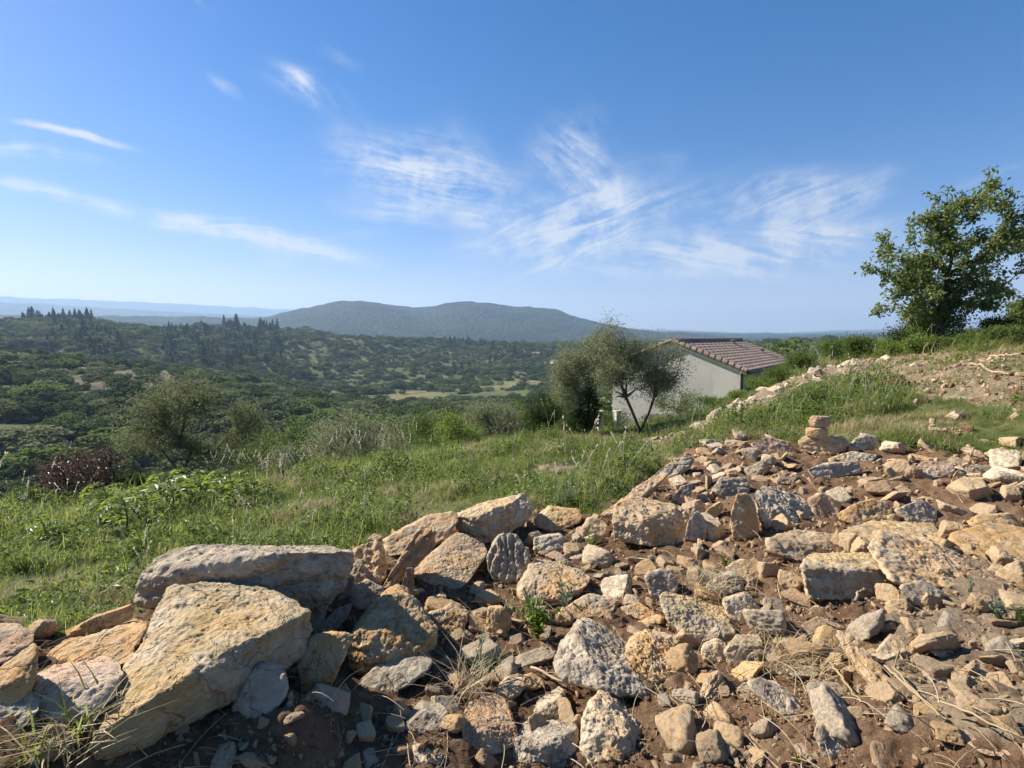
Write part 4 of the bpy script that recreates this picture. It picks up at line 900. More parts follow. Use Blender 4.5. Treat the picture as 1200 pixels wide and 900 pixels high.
def gn_scatter(name, pts, rot, scl, idx, sources, kind='stuff', cols=None):
    c = bpy.data.collections.new(name+'_pieces')
    for i, me in enumerate(sources):
        o = bpy.data.objects.new('%s_piece_%02d' % (name, i), me); c.objects.link(o)
        if cols: o.color = cols[i % len(cols)]
    me = mesh_np(name, pts, []); attr(me, 'rot', rot, 'FLOAT_VECTOR'); attr(me, 'scl', scl, 'FLOAT_VECTOR'); attr(me, 'idx', idx, 'INT')
    ob = link(name, me)
    ng = bpy.data.node_groups.new(name, 'GeometryNodeTree'); ng.interface.new_socket('Geometry', in_out='INPUT', socket_type='NodeSocketGeometry'); ng.interface.new_socket('Geometry', in_out='OUTPUT', socket_type='NodeSocketGeometry')
    gi = ng.nodes.new('NodeGroupInput'); go = ng.nodes.new('NodeGroupOutput'); ip = ng.nodes.new('GeometryNodeInstanceOnPoints'); ci = ng.nodes.new('GeometryNodeCollectionInfo')
    ci.inputs['Collection'].default_value = c; ci.inputs['Separate Children'].default_value = True; ci.inputs['Reset Children'].default_value = True
    def na(n, t):
        a = ng.nodes.new('GeometryNodeInputNamedAttribute'); a.data_type = t; a.inputs['Name'].default_value = n
        return next(o for o in a.outputs if o.enabled and o.name == 'Attribute')
    L = ng.links.new
    L(gi.outputs[0], ip.inputs['Points']); L(ci.outputs[0], ip.inputs['Instance']); ip.inputs['Pick Instance'].default_value = True
    L(na('idx', 'INT'), ip.inputs['Instance Index']); L(na('rot', 'FLOAT_VECTOR'), ip.inputs['Rotation']); L(na('scl', 'FLOAT_VECTOR'), ip.inputs['Scale']); L(ip.outputs[0], go.inputs[0])
    md = ob.modifiers.new('scatter', 'NODES'); md.node_group = ng
    if cols: ob.color = cols[0]
    return tag(ob, kind=kind)
P = np.array([[h[0], h[1], h[2]-.04*h[3]] for h in rest]); W_ = np.array([h[4] if h[5] == 's' else h[3] for h in rest])
gn_scatter('distant_woodland', P, np.stack([0*W_, 0*W_, rg.uniform(0, 6.28, len(W_))], 1), np.stack([W_, W_, [h[3] for h in rest]], 1), [h[6] % len(SH) if h[5] == 's' else len(SH)+h[6] % 3 for h in rest], SH+PI_)

# ------------------------------------------------------------------ grass, weeds and litter
def tuft(rg, n, h, w, lean, mat, name='grass', seeds=0, spread=.06):
    Vs, Fs = [], []; k = 0
    for i in range(n):
        a = rg.uniform(0, 6.28); hh = h*rg.uniform(.45, 1.1); ln = lean*rg.uniform(.2, 1.2)*hh; o = rg.normal(size=2)*spread; ww = w*rg.uniform(.6, 1.2)
        t = np.array([0, .35, .7, 1.0]); x = o[0]+np.cos(a)*ln*t**1.9; y = o[1]+np.sin(a)*ln*t**1.9; z = hh*(t-.18*lean*t**3)
        s = np.array([-np.sin(a), np.cos(a)]); wd = ww*np.array([.9, 1, .65, .08])
        V = np.stack([np.stack([x-s[0]*wd, y-s[1]*wd, z], 1), np.stack([x+s[0]*wd, y+s[1]*wd, z], 1)], 1).reshape(-1, 3)
        Vs.append(V); Fs.append(np.array([[0,1,3,2],[2,3,5,4],[4,5,7,6]])+k); k += 8
    return np.concatenate(Vs), np.concatenate(Fs)
def tuft_mesh(rg, n, h, w, lean, mat, spread=.06, seeds=0, smat='seed'):
    mb = MB(); V, Fq = tuft(rg, n, h, w, lean, mat, spread=spread); mb.add(V, [Fq], 0)
    for i in range(seeds):
        a = rg.uniform(0, 6.28); o = rg.normal(size=2)*spread; hh = h*rg.uniform(1.1, 1.6); l = .3*hh; t = np.linspace(0, 1, 5)
        Pp = np.stack([o[0]+math.cos(a)*l*t**2, o[1]+math.sin(a)*l*t**2, hh*t], 1); mb.tube(Pp, .0016, 3, 1)
        C = Pp[-1]+(Pp[-1]-Pp[-2])*rg.uniform(-.6, .6, (10,1))*.8; D = np.tile(Pp[-1]-Pp[-2], (10,1))+.25*rdir(rg, 10)*l
        V, Fq = leaf_quads(C, D, rdir(rg, 10), .035*h/.4, .010*h/.4); mb.add(V, [Fq], 1)
    return mb.mesh('grass_tuft', [LEAFM[mat], LEAFM[smat]], False)
def herb_mesh(rg, n, rad, h, leaf, L, W, flowers=0):
    mb = MB(); q = rg.normal(size=(n,3))*np.array([rad*.5, rad*.5, 0]); q[:,2] = h*rg.random(n)*np.exp(-(q[:,0]**2+q[:,1]**2)/(rad*rad))
    V, Fq = leaf_quads(q, rdir(rg, n)*np.array([1,1,.4])+np.array([0,0,.25]), np.array([0,0,1.])+.5*rdir(rg, n), L*rg.uniform(.6,1.3,n), W); mb.add(V, [Fq], 0)
    if flowers:
        c = rg.normal(size=(flowers,3))*np.array([rad*.5,rad*.5,0])+np.array([0,0,h*.9]); V, Fq = leaf_quads(c, rdir(rg, flowers)*np.array([1,1,.1]), np.array([[0,0,1.]]*flowers), .016, .014); mb.add(V, [Fq], 1)
    return mb.mesh('herb_tuft', [LEAFM[leaf], LEAFM['flower']], False)
rg = np.random.default_rng(99)
GS = [tuft_mesh(rg, 16, .16, .0028, .7, 'grass'), tuft_mesh(rg, 18, .22, .003, .8, 'grass'), tuft_mesh(rg, 14, .30, .003, .6, 'grass', .08), tuft_mesh(rg, 16, .10, .003, 1.0, 'grass', .07),
      tuft_mesh(rg, 14, .34, .0026, .5, 'grass', .09, 3), tuft_mesh(rg, 12, .20, .0024, .8, 'straw', .06), herb_mesh(rg, 34, .14, .12, 'green', .05, .028), herb_mesh(rg, 30, .13, .10, 'bright', .045, .022, 0), herb_mesh(rg, 30, .12, .10, 'greygreen', .035, .016, 3), herb_mesh(rg, 90, .26, .26, 'green', .06, .03, 0), herb_mesh(rg, 90, .24, .30, 'bright', .055, .022, 0)]
gp, gr, gs_, gi_ = [], [], [], []
def grass_zone(N, pxa, pxb, ra, rb, poly=None, tall=1.0, pick=None, thin=None):
    a = rg.uniform(azim(pxa), azim(pxb), N); r = np.exp(rg.uniform(math.log(ra), math.log(rb), N)); x, y = np.sin(a)*r, np.cos(a)*r; z = full_z(x, y)
    d1, d2 = masks(x, y, z); px, py = project(np.stack([x, y, z], 1)); k = (d1 < .5) & ((d2 < .5) | ((rg.random(N) < .3) & (bank_distance(x, y) > .9)))
    if poly is not None: k &= inside(px, py, poly)
    nz = fbm(np.stack([x*.9, y*.9, 0*x], 1), 3, 61)
    if thin is not None: k &= (nz > thin) | (rg.random(N) < .25)
    x, y, z, nz, r = x[k], y[k], z[k], nz[k], r[k]; n = len(x)
    t = .70*tall*(.55+.95*sstep(-.3, .45, nz))*rg.uniform(.6, 1.25, n)
    pk = rg.choice(len(GS), n, p=None if pick is None else np.array(pick)/np.sum(pick)); dry = fbm(np.stack([x*.5, y*.5, 0*x+5], 1), 2, 63) > .16; pk = np.where(dry & (rg.random(n) < .6), 5, pk)
    gp.append(np.stack([x, y, z-.01], 1)); gr.append(np.stack([.15*rg.normal(size=n), .15*rg.normal(size=n), rg.uniform(0, 6.28, n)], 1)); gs_.append(np.stack([t, t, t], 1)*np.sqrt(np.clip(r/6, .8, 1.7))[:,None]); gi_.append(pk)
mead = np.array([.20,.2,.10,.2,.008,.03,.12,.09,.07,.055,.04]); mead /= mead.sum()
grass_zone(39000, -260, 860, 2.9, 24, None, 1.0, mead, -.35)
grass_zone(9000, -120, 860, 11, 34, None, 1.35, mead, -.5)
short = np.array([.28,.14,.02,.36,.0,.04,.1,.04,.02,.005,.005]); short /= short.sum()
grass_zone(27000, 850, 1330, 7, 26, None, .8, short, -.6)
grass_zone(2500, 930, 1330, 17, 32, None, 1.6, mead, None)
lush = [(845,520),(880,490),(930,462),(990,450),(1040,452),(1060,478),(1000,500),(940,512),(900,524)]
grass_zone(9000, 840, 1070, 8, 19, lush, 1.25, np.array([.1,.15,.12,.08,.03,.02,.28,.15,.07,.05,.05]), None)
lipp = [(640,606),(700,570),(760,538),(815,520),(830,530),(790,548),(740,575),(690,600)]
grass_zone(5000, 630, 840, 4.5, 14, lipp, 1.3, np.array([.1,.12,.1,.08,.03,.05,.24,.1,.18,.05,.02]), None)
gn_scatter('meadow_grass', np.concatenate(gp), np.concatenate(gr), np.concatenate(gs_), np.concatenate(gi_), GS)
# pebbles and clods in the soil
PB = []
for i in range(6):
    g2 = np.random.default_rng(300+i); q = g2.uniform(-.5,.5,(12,3))*np.array([1,.8,.6]); X, Fs = rock_shape(q, 300+i, 4, .9, p=16, chips=6); mpb = mesh_np('pebble', X, [Fs], True, [M['stone']]); PB.append(mpb)
def soilmat():
    return simple_mat('soil_clod', (.16,.088,.045), .95, .35, 14, .01)
cm = soilmat()
for i in range(3):
    g2 = np.random.default_rng(340+i); X, Fs = rock_shape(g2.uniform(-.5,.5,(12,3)), 340+i, 4, 1.6, p=10, chips=4); PB.append(mesh_np('soil_clod', X, [Fs], True, [cm]))
def pebble_zone(N, pxa, pxb, ra, rb, lo, hi, second=False):
    a = rg.uniform(azim(pxa), azim(pxb), N); r = np.exp(rg.uniform(math.log(ra), math.log(rb), N)); x, y = np.sin(a)*r, np.cos(a)*r; z = full_z(x, y); d1, d2 = masks(x, y, z)
    nz = fbm(np.stack([x*1.6, y*1.6, 0*x], 1), 3, 71)
    k = ((d2 if second else d1) > .5) & (nz+rg.random(N)*.7 > .1); n = k.sum()
    s = np.exp(rg.uniform(0, 1, n)**1.8*math.log(hi/lo))*lo*np.clip(r[k]/2.6, .8, 3)**.6
    return np.stack([x[k], y[k], z[k]+s*.12], 1), rg.uniform(0, 6.28, (n,3)), np.stack([s, s, s], 1), rg.integers(0, len(PB), n)
ZP = [pebble_zone(26000, -60, 1500, 1.7, 5.5, .004, .016), pebble_zone(17500, -100, 1650, 1.75, 9.5, .008, .05), pebble_zone(12000, 880, 1650, 1.75, 5, .006, .035), pebble_zone(6000, 930, 1330, 8, 26, .015, .10, True)]
gn_scatter('gravel', *[np.concatenate([z_[i] for z_ in ZP]) for i in range(4)], PB, cols=[(.42,.31,.19,.16),(.5,.42,.3,.3),(.36,.25,.14,.1),(.40,.35,.27,.6),(.45,.33,.2,.0),(.33,.2,.1,.0)])
ZR = [pebble_zone(1000, -100, 1650, 1.75, 9, .03, .10), pebble_zone(420, 560, 1650, 2.6, 9, .05, .17)]
gn_scatter('rock_rubble', *[np.concatenate([z_[i] for z_ in ZR]) for i in range(3)], np.concatenate([rg.integers(0, len(LIB), len(z_[3])) for z_ in ZR]), [l[0] for l in LIB], cols=[(.43,.315,.185,.16)])
# straw and twigs strewn over the soil
def strand(rg, L, rad, curl=.3, n=6):
    t = np.linspace(0, 1, n); a = rg.uniform(-1, 1)*curl; b = rg.uniform(0, 1)*curl
    return np.stack([L*t, L*a*t*t, L*b*.4*np.sin(t*math.pi)], 1)
ST = []
for i in range(8):
    mb = MB(); mb.tube(strand(rg, 1.0, 0, rg.uniform(.1, .6)), np.linspace(.012, .006, 6), 4); ST.append(mb.mesh('straw', [LEAFM['straw'] if i < 6 else M['twig']], False))
N = 2600; a = rg.uniform(azim(-40), azim(1250), N); r = np.exp(rg.uniform(math.log(1.7), math.log(7), N)); x, y = np.sin(a)*r, np.cos(a)*r; z = full_z(x, y); d1, _ = masks(x, y, z); nz = fbm(np.stack([x*1.1, y*1.1, 0*x], 1), 3, 73)
k = (d1 > .5) & (nz+.5*rg.random(N) > .1); n = k.sum(); s = rg.uniform(.04, .22, n)
gn_scatter('straw_litter', np.stack([x[k], y[k], z[k]+.012], 1), np.stack([.12*rg.normal(size=n), .2*rg.normal(size=n), rg.uniform(0, 6.28, n)], 1), np.stack([s, s, s], 1), rg.integers(0, 8, n), ST)
# ------------------------------------------------------------------ single plants and dry stalks
def surf(px, py):
    """a point of the ground or of a rock met by the line of sight"""
    r = hit(px, py); p = at(px, py, r); p[2] = ground_z(p[0], p[1]); return p, r
def weed(label, px, py, hpx, leaf, n=60, kind='bushy', seed=1, cat='plant', group=None, name='weed', L=None, W=None):
    p, r = surf(px, py); h = hpx*r*math.cos(azim(px))/F; rg = np.random.default_rng(seed)
    e = empty(name, p, label, cat, group); mb = MB(); Cs, Ds = [], []
    for i in range(max(4, n//9)):
        a = rg.uniform(0, 6.28); l = h*rg.uniform(.6, 1.05); lean = rg.uniform(.1, .75)
        t = np.linspace(0, 1, 6); Pp = np.stack([math.cos(a)*lean*l*t**1.4, math.sin(a)*lean*l*t**1.4, l*(t-.22*lean*t*t)], 1); mb.tube(Pp, np.linspace(.003, .0012, 6)*max(1, h/.25), 4)
        m = 13; f = rg.uniform(.15, 1, m); C = np.stack([np.interp(f, t, Pp[:,q]) for q in range(3)], 1); Cs.append(C)
        b = rg.uniform(0, 6.28, m); Ds.append(np.stack([np.cos(b), np.sin(b), .55+0*b], 1)+(.9 if kind == 'spiky' else .2)*(Pp[-1]-Pp[0])/l)
    C = np.concatenate(Cs); D = np.concatenate(Ds); L = L or h*.22; W = W or h*(.035 if kind == 'spiky' else .085)
    V, Fq = leaf_quads(C, D, np.array([[0,0,1.]])+.6*rdir(rg, len(C)), L*rg.uniform(.6, 1.2, len(C)), W)
    link('stems', mb.mesh('stems', [M['stem']]), (0,0,0), e); link('leaves', mesh_np('leaves', V, [Fq], False, [LEAFM[leaf]]), (0,0,0), e); return e
weed('bushy bright green weed growing between rocks near the centre', 630, 752, 52, 'bright', 150, seed=1)
weed('feathery green weed climbing beside the pale orange boulder', 660, 715, 46, 'greygreen', 60, seed=2, L=.05, W=.016)
weed('thin upright weed left of the bushy bright weed', 622, 728, 50, 'greygreen', 30, 'spiky', 3)
weed('grey green spiky weed above the straw tuft at bottom centre', 560, 806, 62, 'greygreen', 90, 'spiky', 4)
weed('small green sprout at the foot of the flat ochre slab', 270, 890, 22, 'green', 24, 'spiky', 5)
weed('tiny seedling on the brown soil below the blotched rock', 415, 846, 16, 'bright', 18, 'bushy', 6)
weed('bright green leafy seedling at the bottom right of centre', 935, 900, 22, 'bright', 20, 'spiky', 7)
weed('small green weed by the pale slab right of centre', 852, 672, 26, 'bright', 40, seed=8)
weed('bluish green weed creeping over gravel at the right edge', 1170, 730, 26, 'greygreen', 120, seed=9)
weed('second creeping green weed at the right edge of the picture', 1196, 738, 28, 'green', 90, seed=10)
weed('thin green weed beside the dark shadowed slab', 1136, 700, 28, 'greygreen', 24, 'spiky', 11)
weed('leafy weed between the crest rocks right of the topmost block', 690, 648, 26, 'bright', 36, seed=12)
weed('grass like weed at the right end of the topmost tan block', 640, 612, 22, 'green', 50, 'spiky', 13)
weed('yellow flowered weed on the grass below the root clod', 1022, 478, 20, 'bright', 50, seed=14)
weed('short green tuft on stony soil at the far right', 1185, 545, 18, 'bright', 60, 'spiky', 15)
def grass_clump(label, px, py, hpx, mat, n, lean, seed, spread, name='grass_clump', w=.003, lift=0.0, dry=None, cat='grass clump', group=None):
    p, r = surf(px, py); rg = np.random.default_rng(seed); h = hpx*r*math.cos(azim(px))/F
    mb = MB(); V, Fq = tuft(rg, n, h, w, lean, mat, spread=spread); mb.add(V, [Fq], 0)
    if dry: V, Fq = tuft(rg, dry, h*.8, w*.8, lean*1.4, 'straw', spread=spread); mb.add(V, [Fq], 1)
    p[2] += lift; return tag(link(name, mb.mesh(name, [LEAFM[mat], LEAFM['straw']], False), p), label, cat, group)
grass_clump('long yellow green grass clump beside the lower left slab', 88, 880, 92, 'grass', 42, 1.1, 31, .05, dry=60)
grass_clump('smaller green grass clump in the bottom left corner', 40, 896, 44, 'bright', 26, 1.0, 32, .03, dry=14)
grass_clump('drooping straw tuft hanging below the grey green weed', 548, 822, 50, 'straw', 90, 1.5, 33, .05, 'straw_clump', .002, .03)
grass_clump('wide nest of dry straw at the lower right', 938, 785, 44, 'straw', 150, 1.9, 34, .09, 'straw_clump', .002)
grass_clump('loose dry straw left of the wide straw nest', 908, 752, 30, 'straw', 70, 1.8, 35, .07, 'straw_clump', .002)
grass_clump('pale straw heap lying over the grey lichened rock', 826, 700, 34, 'straw', 110, 1.8, 36, .08, 'straw_clump', .002, .05)
grass_clump('dry straw tuft below the upright rippled rock', 590, 718, 26, 'straw', 60, 1.6, 37, .08, 'straw_clump', .002)
grass_clump('grey dry tussock at the edge of the lush weeds', 664, 600, 40, 'greygreen', 80, .35, 38, .04, 'dry_tussock', .004)
def stick(name, label, pts, rad, lift=.015, group=None, mat='twig', cat='stick', stand=None):
    P3 = []
    for i, (a, b) in enumerate(pts):
        r = hit(*(pts[0] if stand else (a, b))); q = at(a, b, r)
        if not stand: q[2] = ground_z(q[0], q[1])+lift
        P3.append(q)
    P3 = np.array(P3); o = P3[0].copy(); t = np.linspace(0, 1, len(P3)); tt = np.linspace(0, 1, 14)
    Q = np.stack([np.interp(tt, t, P3[:,k]) for k in range(3)], 1)-o; Q[1:-1] += np.random.default_rng(len(label)).normal(size=(12,3))*rad*.5
    mb = MB(); mb.tube(Q, np.linspace(rad, rad*.55, 14), 6)
    return tag(link(name, mb.mesh(name, [M[mat] if mat in M else LEAFM[mat]]), o), label, cat, group)
stick('dry_stalk','long dry stalk slanting down to the bottom right of the straw nest',[(972,786),(990,812),(1008,838)],.006,.04,mat='straw')
stick('dry_stalk','pair of long straws crossing the soil below the sunken slab',[(1036,796),(1062,822),(1100,858)],.006,.05,mat='straw')
stick('dry_stalk','thin straw beside the longer one below the sunken slab',[(1045,798),(1075,832),(1108,862)],.004,.05,mat='straw')
stick('dry_stalk','curved straw near the flat corner slab',[(1100,845),(1140,862),(1180,880),(1200,892)],.004,.06,mat='straw')
stick('root','brown root running over soil below the big brown boulder',[(446,797),(470,804),(490,803),(505,796)],.008,.03)
stick('root','dark thin branch on the soil right of the oval tan stone',[(622,792),(650,806),(680,812),(690,814)],.007,.04)
stick('twig','short pale twig by the shadow of the brick shaped block',[(998,716),(1006,706),(1012,702)],.008,.05)
stick('twig','pale straight twig on the soil slope of the crest',[(766,574),(780,575),(792,577)],.011,.02)
stick('dry_branch','bent dry branch standing up from the yellow angular rock',[(1124,552),(1132,543),(1138,534),(1141,524)],.016,0,stand=True)
stick('dry_branch','long bleached branch lying on stony soil at the upper right',[(1136,430),(1150,431),(1160,437),(1175,440),(1184,443)],.03,.04)
stick('dry_branch','bleached branch lying right under the hedge at right',[(1160,420),(1178,421),(1195,418)],.03,.05)
stick('twig','thin bare twig leaning on the grey boulder from the crest rocks',[(426,680),(436,662),(447,644)],.006,0,stand=True)
stick('dry_stalk','thin dry stem standing before the topmost tan block',[(612,626),(612,612),(613,600)],.005,0,stand=True,mat='straw')
# pinnate leaved saplings
def sapling(label, px, r, hpx, seed, leaf='bright', nl=9, group='pinnate leaved saplings in the meadow', sag=.5):
    b = foot(px, r); hpx *= 1.12; h = hpx*r*math.cos(azim(px))/F; rg = np.random.default_rng(seed); e = empty('sapling', b, label, 'sapling', group)
    mb = MB(); t = np.linspace(0, 1, 6); st = np.stack([.06*h*np.sin(t*3), .05*h*np.cos(t*2), h*.75*t-.03], 1); mb.tube(st, np.linspace(.012, .005, 6), 5)
    C, D, Nn = [], [], []
    for i in range(nl):
        a = i*2.4+rg.uniform(-.4, .4); f = .35+.65*i/nl; o = np.array([np.interp(f, t, st[:,q]) for q in range(3)]); l = h*rg.uniform(.45, .65); tt = np.linspace(0, 1, 9)
        out = np.array([math.cos(a), math.sin(a), 0]); ax = o+out*(l*tt*.9)[:,None]+np.array([0,0,1])*(l*(.75*tt-(.55+sag)*tt**2))[:,None]; mb.tube(ax, np.linspace(.004, .0015, 9), 4)
        sd = np.array([-math.sin(a), math.cos(a), 0])
        for j in range(1, 9):
            tn = ax[j]-ax[j-1]; tn /= np.linalg.norm(tn)
            for s in (-1, 1): C.append(ax[j]); D.append(sd*s+tn*.45+np.array([0,0,-.15])); Nn.append(np.cross(tn, sd*1.0)+.3*rg.normal(size=3))
        C.append(ax[-1]); D.append(ax[-1]-ax[-2]); Nn.append(np.array([0,0,1.]))
    V, Fq = leaf_quads(np.array(C), np.array(D), np.array(Nn), h*.17*rg.uniform(.75, 1.2, len(C)), h*.062)
    link('stem', mb.mesh('stem', [M['stem']]), (0,0,0), e); link('leaves', mesh_np('leaves', V, [Fq], False, [LEAFM[leaf]]), (0,0,0), e)
for i, (px, r, hp, lf, lab) in enumerate([(112,9.6,46,'bright','sapling with arching leaflets in front of the purple bush'),(134,8.4,52,'bright','tall leafy sapling right of the purple bush'),(36,8.2,44,'bright','low spreading sapling at the left of the meadow'),(190,9.0,62,'bright','tallest sapling standing upright above the grey boulder'),
      (215,10.4,48,'bright','sapling close behind the tallest one'),(262,9.4,58,'bright','pale leafy sapling clump by the seeding grass'),(290,9.0,44,'bright','sapling at the right end of the leafy row'),(142,6.4,30,'yellow','yellow low sapling just left of the grey boulder'),(96,7.2,24,'yellow','small yellow sapling in the middle of the left grass'),(160,9.2,50,'bright','sapling between the purple bush and the tallest one'),(440,11.5,36,'bright','dark leafed sapling on the meadow left of centre'),(455,12.2,42,'green','bushy green sapling beside a bare earth patch')]):
    sapling(lab, px, r, hp, 200+i, lf, 10 if hp > 40 else 7)
def spike(label, px, r, top, seed, mat='seed', group=None, name='flower_spike', nb=3):
    b = foot(px, r); h = max(.3, at(px, top, r)[2]-b[2]); rg = np.random.default_rng(seed); e = empty(name, b, label, 'tall flower', group); mb = MB(); C, D = [], []
    for i in range(nb):
        a = rg.uniform(0, 6.28); l = h*rg.uniform(.75, 1) if i else h; t = np.linspace(0, 1, 6); Pp = np.stack([math.cos(a)*.12*l*t**2, math.sin(a)*.12*l*t**2, l*t], 1); mb.tube(Pp, np.linspace(.011, .004, 6), 4)
        f = rg.uniform(.6, 1, 46); q = np.stack([np.interp(f, t, Pp[:,k]) for k in range(3)], 1); C.append(q); D.append(rdir(rg, 46)+np.array([0,0,.5]))
    C = np.concatenate(C); D = np.concatenate(D); V, Fq = leaf_quads(C, D, rdir(rg, len(C)), min(.055*h, .06)*rg.uniform(.6,1.3,len(C)), min(.035*h, .035))
    link('stem', mb.mesh('stem', [M['darkbark']]), (0,0,0), e); link('flower_head', mesh_np('flower_head', V, [Fq], False, [LEAFM[mat]]), (0,0,0), e)
spike('silvery dead flower spike behind the meadow, left of two', 306, 13.0, 533, 1); spike('taller branching silvery flower spike, right of two', 328, 12.6, 532, 2, nb=5)
spike('small white flowering spike at the far left meadow edge', 16, 13, 574, 3, 'flower'); spike('seeding stalk above the left saplings', 42, 13.2, 583, 4)
def tall_grass(label, px, r, hpx, seed, n, ns, group):
    b = foot(px, r); rg = np.random.default_rng(seed); h = hpx*r*math.cos(azim(px))/F
    me = tuft_mesh(rg, n, h*.75, .004, .55, 'grass', .2, ns); return tag(link('tall_grass', me, b), label, 'grass clump', group)
for i, px in enumerate([286,345,372,392,408,430,256,478]):
    tall_grass('tall grass with pale nodding seed heads behind the meadow', px, 13+1.6*rnd.random(), 34+10*rnd.random(), 400+i, 60, 8, 'tall seeding grass along the meadow edge')
for i, px in enumerate([370,378,386,392,400,408,520,545,580]):
    tall_grass('short dry grass stalks standing on the meadow', px, 9.3+.8*rnd.random(), 18, 440+i, 14, 6, 'dry stalks on the meadow')
# the torn root clod on the right
p, r = surf(1046, 462); rg = np.random.default_rng(8); w = 30*r*.8/F
pts = [(-w*.9,0,0),(-w*.5,-.25,.1),(0,-.3,0),(w*.8,-.1,0),(w,.1,.3*w),(w*.55,.0,.62*w),(0,0,.66*w),(-w*.6,0,.42*w),(w*.3,.5,.4*w),(-w*.4,.5,.2*w),(w*.7,.5,0)]
X, Fs = rock_shape(np.array(pts), 61, 6, 2.2, p=12); rc_ = mesh_np('root_clod', X, [Fs], True, [simple_mat('red_clay', (.20,.095,.04), .95, .5, 5, .04)])
e = empty('root_clod', p, 'reddish brown torn root clod lying on the grass slope', 'root clod'); link('clod', rc_, (0,0,0), e)
mb = MB()
for i in range(16):
    a = rg.uniform(0, 6.28); o = np.array([math.cos(a)*w*.6, -.15+.2*math.sin(a), w*rg.uniform(.2,.6)]); d = rdir(rg, 1)[0]*w*.5; mb.tube([o, o+d*.5+np.array([0,0,.05]), o+d+np.array([0,0,-.06])], [.012,.008,.003], 5)
link('roots', mb.mesh('roots', [M['darkbark']]), (0,0,0), e)

# ------------------------------------------------------------------ the house
A0 = math.atan2(268, F*cp+14*sp); K = np.array([math.sin(A0)*30, math.cos(A0)*30]); U = np.array([.61, .792]); G = np.array([-U[1], U[0]])      # U along the eave, G along the gable wall
ZE = CAM[2]+slope(868, 433)*30; HW = 3.66; RISE = 1.42; LEN = 14.0; ZB = ZE-3.6; ROT = math.atan2(U[1], U[0])
hb = K+U*LEN/2+G*HW
house = empty('house', (hb[0], hb[1], ZB), 'pale rendered house with a brown tiled gable roof below the slope', 'house')
def hp(u, g, z): q = K+U*u+G*g; return np.array([q[0]-hb[0], q[1]-hb[1], z-ZB])
def render_mat():
    m, nt, out = new_mat('wall_render'); N = NT(nt); tc = N.n('ShaderNodeTexCoord').outputs['Object']
    mp = N.n('ShaderNodeMapping', Vector=tc); mp.inputs['Scale'].default_value = (2.2, 2.2, .35)
    c = N.mix(N.ramp(N.noise(tc, .6, 5), .35, .65), (.46,.43,.37), (.55,.515,.445)); c = N.mix(N.math('MULTIPLY', N.ramp(N.noise(mp.outputs[0], 1.0, 5, .65), .52, .72), .45), c, (.30,.265,.21))
    p = N.n('ShaderNodeBsdfPrincipled', Base__Color=c, Roughness=.92); N.set(p.inputs['Normal'], N.bump(N.noise(tc, 30, 5), .5, .006)); nt.links.new(p.outputs[0], out.inputs[0]); return m
M['render'] = render_mat(); M['tile'] = None
def tile_mat():
    m, nt, out = new_mat('roof_tile'); N = NT(nt); tc = N.n('ShaderNodeTexCoord').outputs['Object']
    br = N.n('ShaderNodeTexNoise', Vector=tc, Scale=3.5, Detail=5.0).outputs['Fac']; f2 = N.noise(tc, 26, 3)
    c = N.mix(N.ramp(br, .35, .65), (.20,.132,.098), (.31,.222,.162)); c = N.mix(N.math('MULTIPLY', N.ramp(f2, .5, .7), .5), c, (.36,.27,.21))
    p = N.n('ShaderNodeBsdfPrincipled', Base__Color=c, Roughness=.85); nt.links.new(p.outputs[0], out.inputs[0]); return m
M['tile'] = tile_mat(); M['darkmetal'] = simple_mat('dark_zinc', (.05,.05,.055), .5, .2); M['glass'] = simple_mat('window_glass', (.03,.035,.04), .1, .1); M['frame'] = simple_mat('window_frame', (.13,.13,.14), .5, .1)
mb = MB()                                    # four walls as one shell with the two gables
V = np.array([hp(0,0,ZB),hp(0,2*HW,ZB),hp(0,2*HW,ZE),hp(0,HW,ZE+RISE),hp(0,0,ZE),hp(LEN,0,ZB),hp(LEN,2*HW,ZB),hp(LEN,2*HW,ZE),hp(LEN,HW,ZE+RISE),hp(LEN,0,ZE)])
mb.add(V, [[[0,1,2,3,4]], [[9,8,7,6,5]], ]); mb.add(V, [[[0,4,9,5],[1,6,7,2]]])
wall = link('wall', mb.mesh('wall', [M['render']], False), (0,0,0), house)
pit = math.atan2(RISE, HW)
def roof_side(sgn, name):
    ncr = 12; ov = .35; Ls = HW/math.cos(pit)+ov; nu = 300; rows = ncr*7
    uu = np.linspace(-.16, LEN+.2, nu); vv = np.linspace(0, Ls, rows); UU, VV = np.meshgrid(uu, vv, indexing='ij')
    fr_ = (VV/Ls*ncr) % 1.0; h = .034*fr_*(fr_ < .97) + .035*np.abs(np.sin(UU*math.pi/.33))**.8 + .03
    h = h + .012*np.sin(np.floor(VV/Ls*ncr)*7.1+np.floor(UU/.33)*3.7)
    g = HW - sgn*(VV*math.cos(pit)); z = ZE+RISE-VV*math.sin(pit)
    q = K[None,None,:]+U[None,None,:]*UU[...,None]+G[None,None,:]*(g-sgn*h*math.sin(pit))[...,None]
    V = np.concatenate([q-hb, (z+h*math.cos(pit)-ZB)[...,None]], -1).reshape(-1, 3)
    i = np.arange(nu-1)[:,None]*rows; j = np.arange(rows-1)[None,:]
    Fq = np.stack([i+j, i+j+1, i+rows+j+1, i+rows+j], -1).reshape(-1, 4)
    return V, (Fq if sgn < 0 else Fq[:, ::-1])
mb = MB()
for s in (1, -1): V, Fq = roof_side(s, 'roof'); mb.add(V, [Fq])
roof = link('roof', mb.mesh('roof', [M['tile']], True), (0,0,0), house)
mb = MB()                                    # soffit slab under the tiles
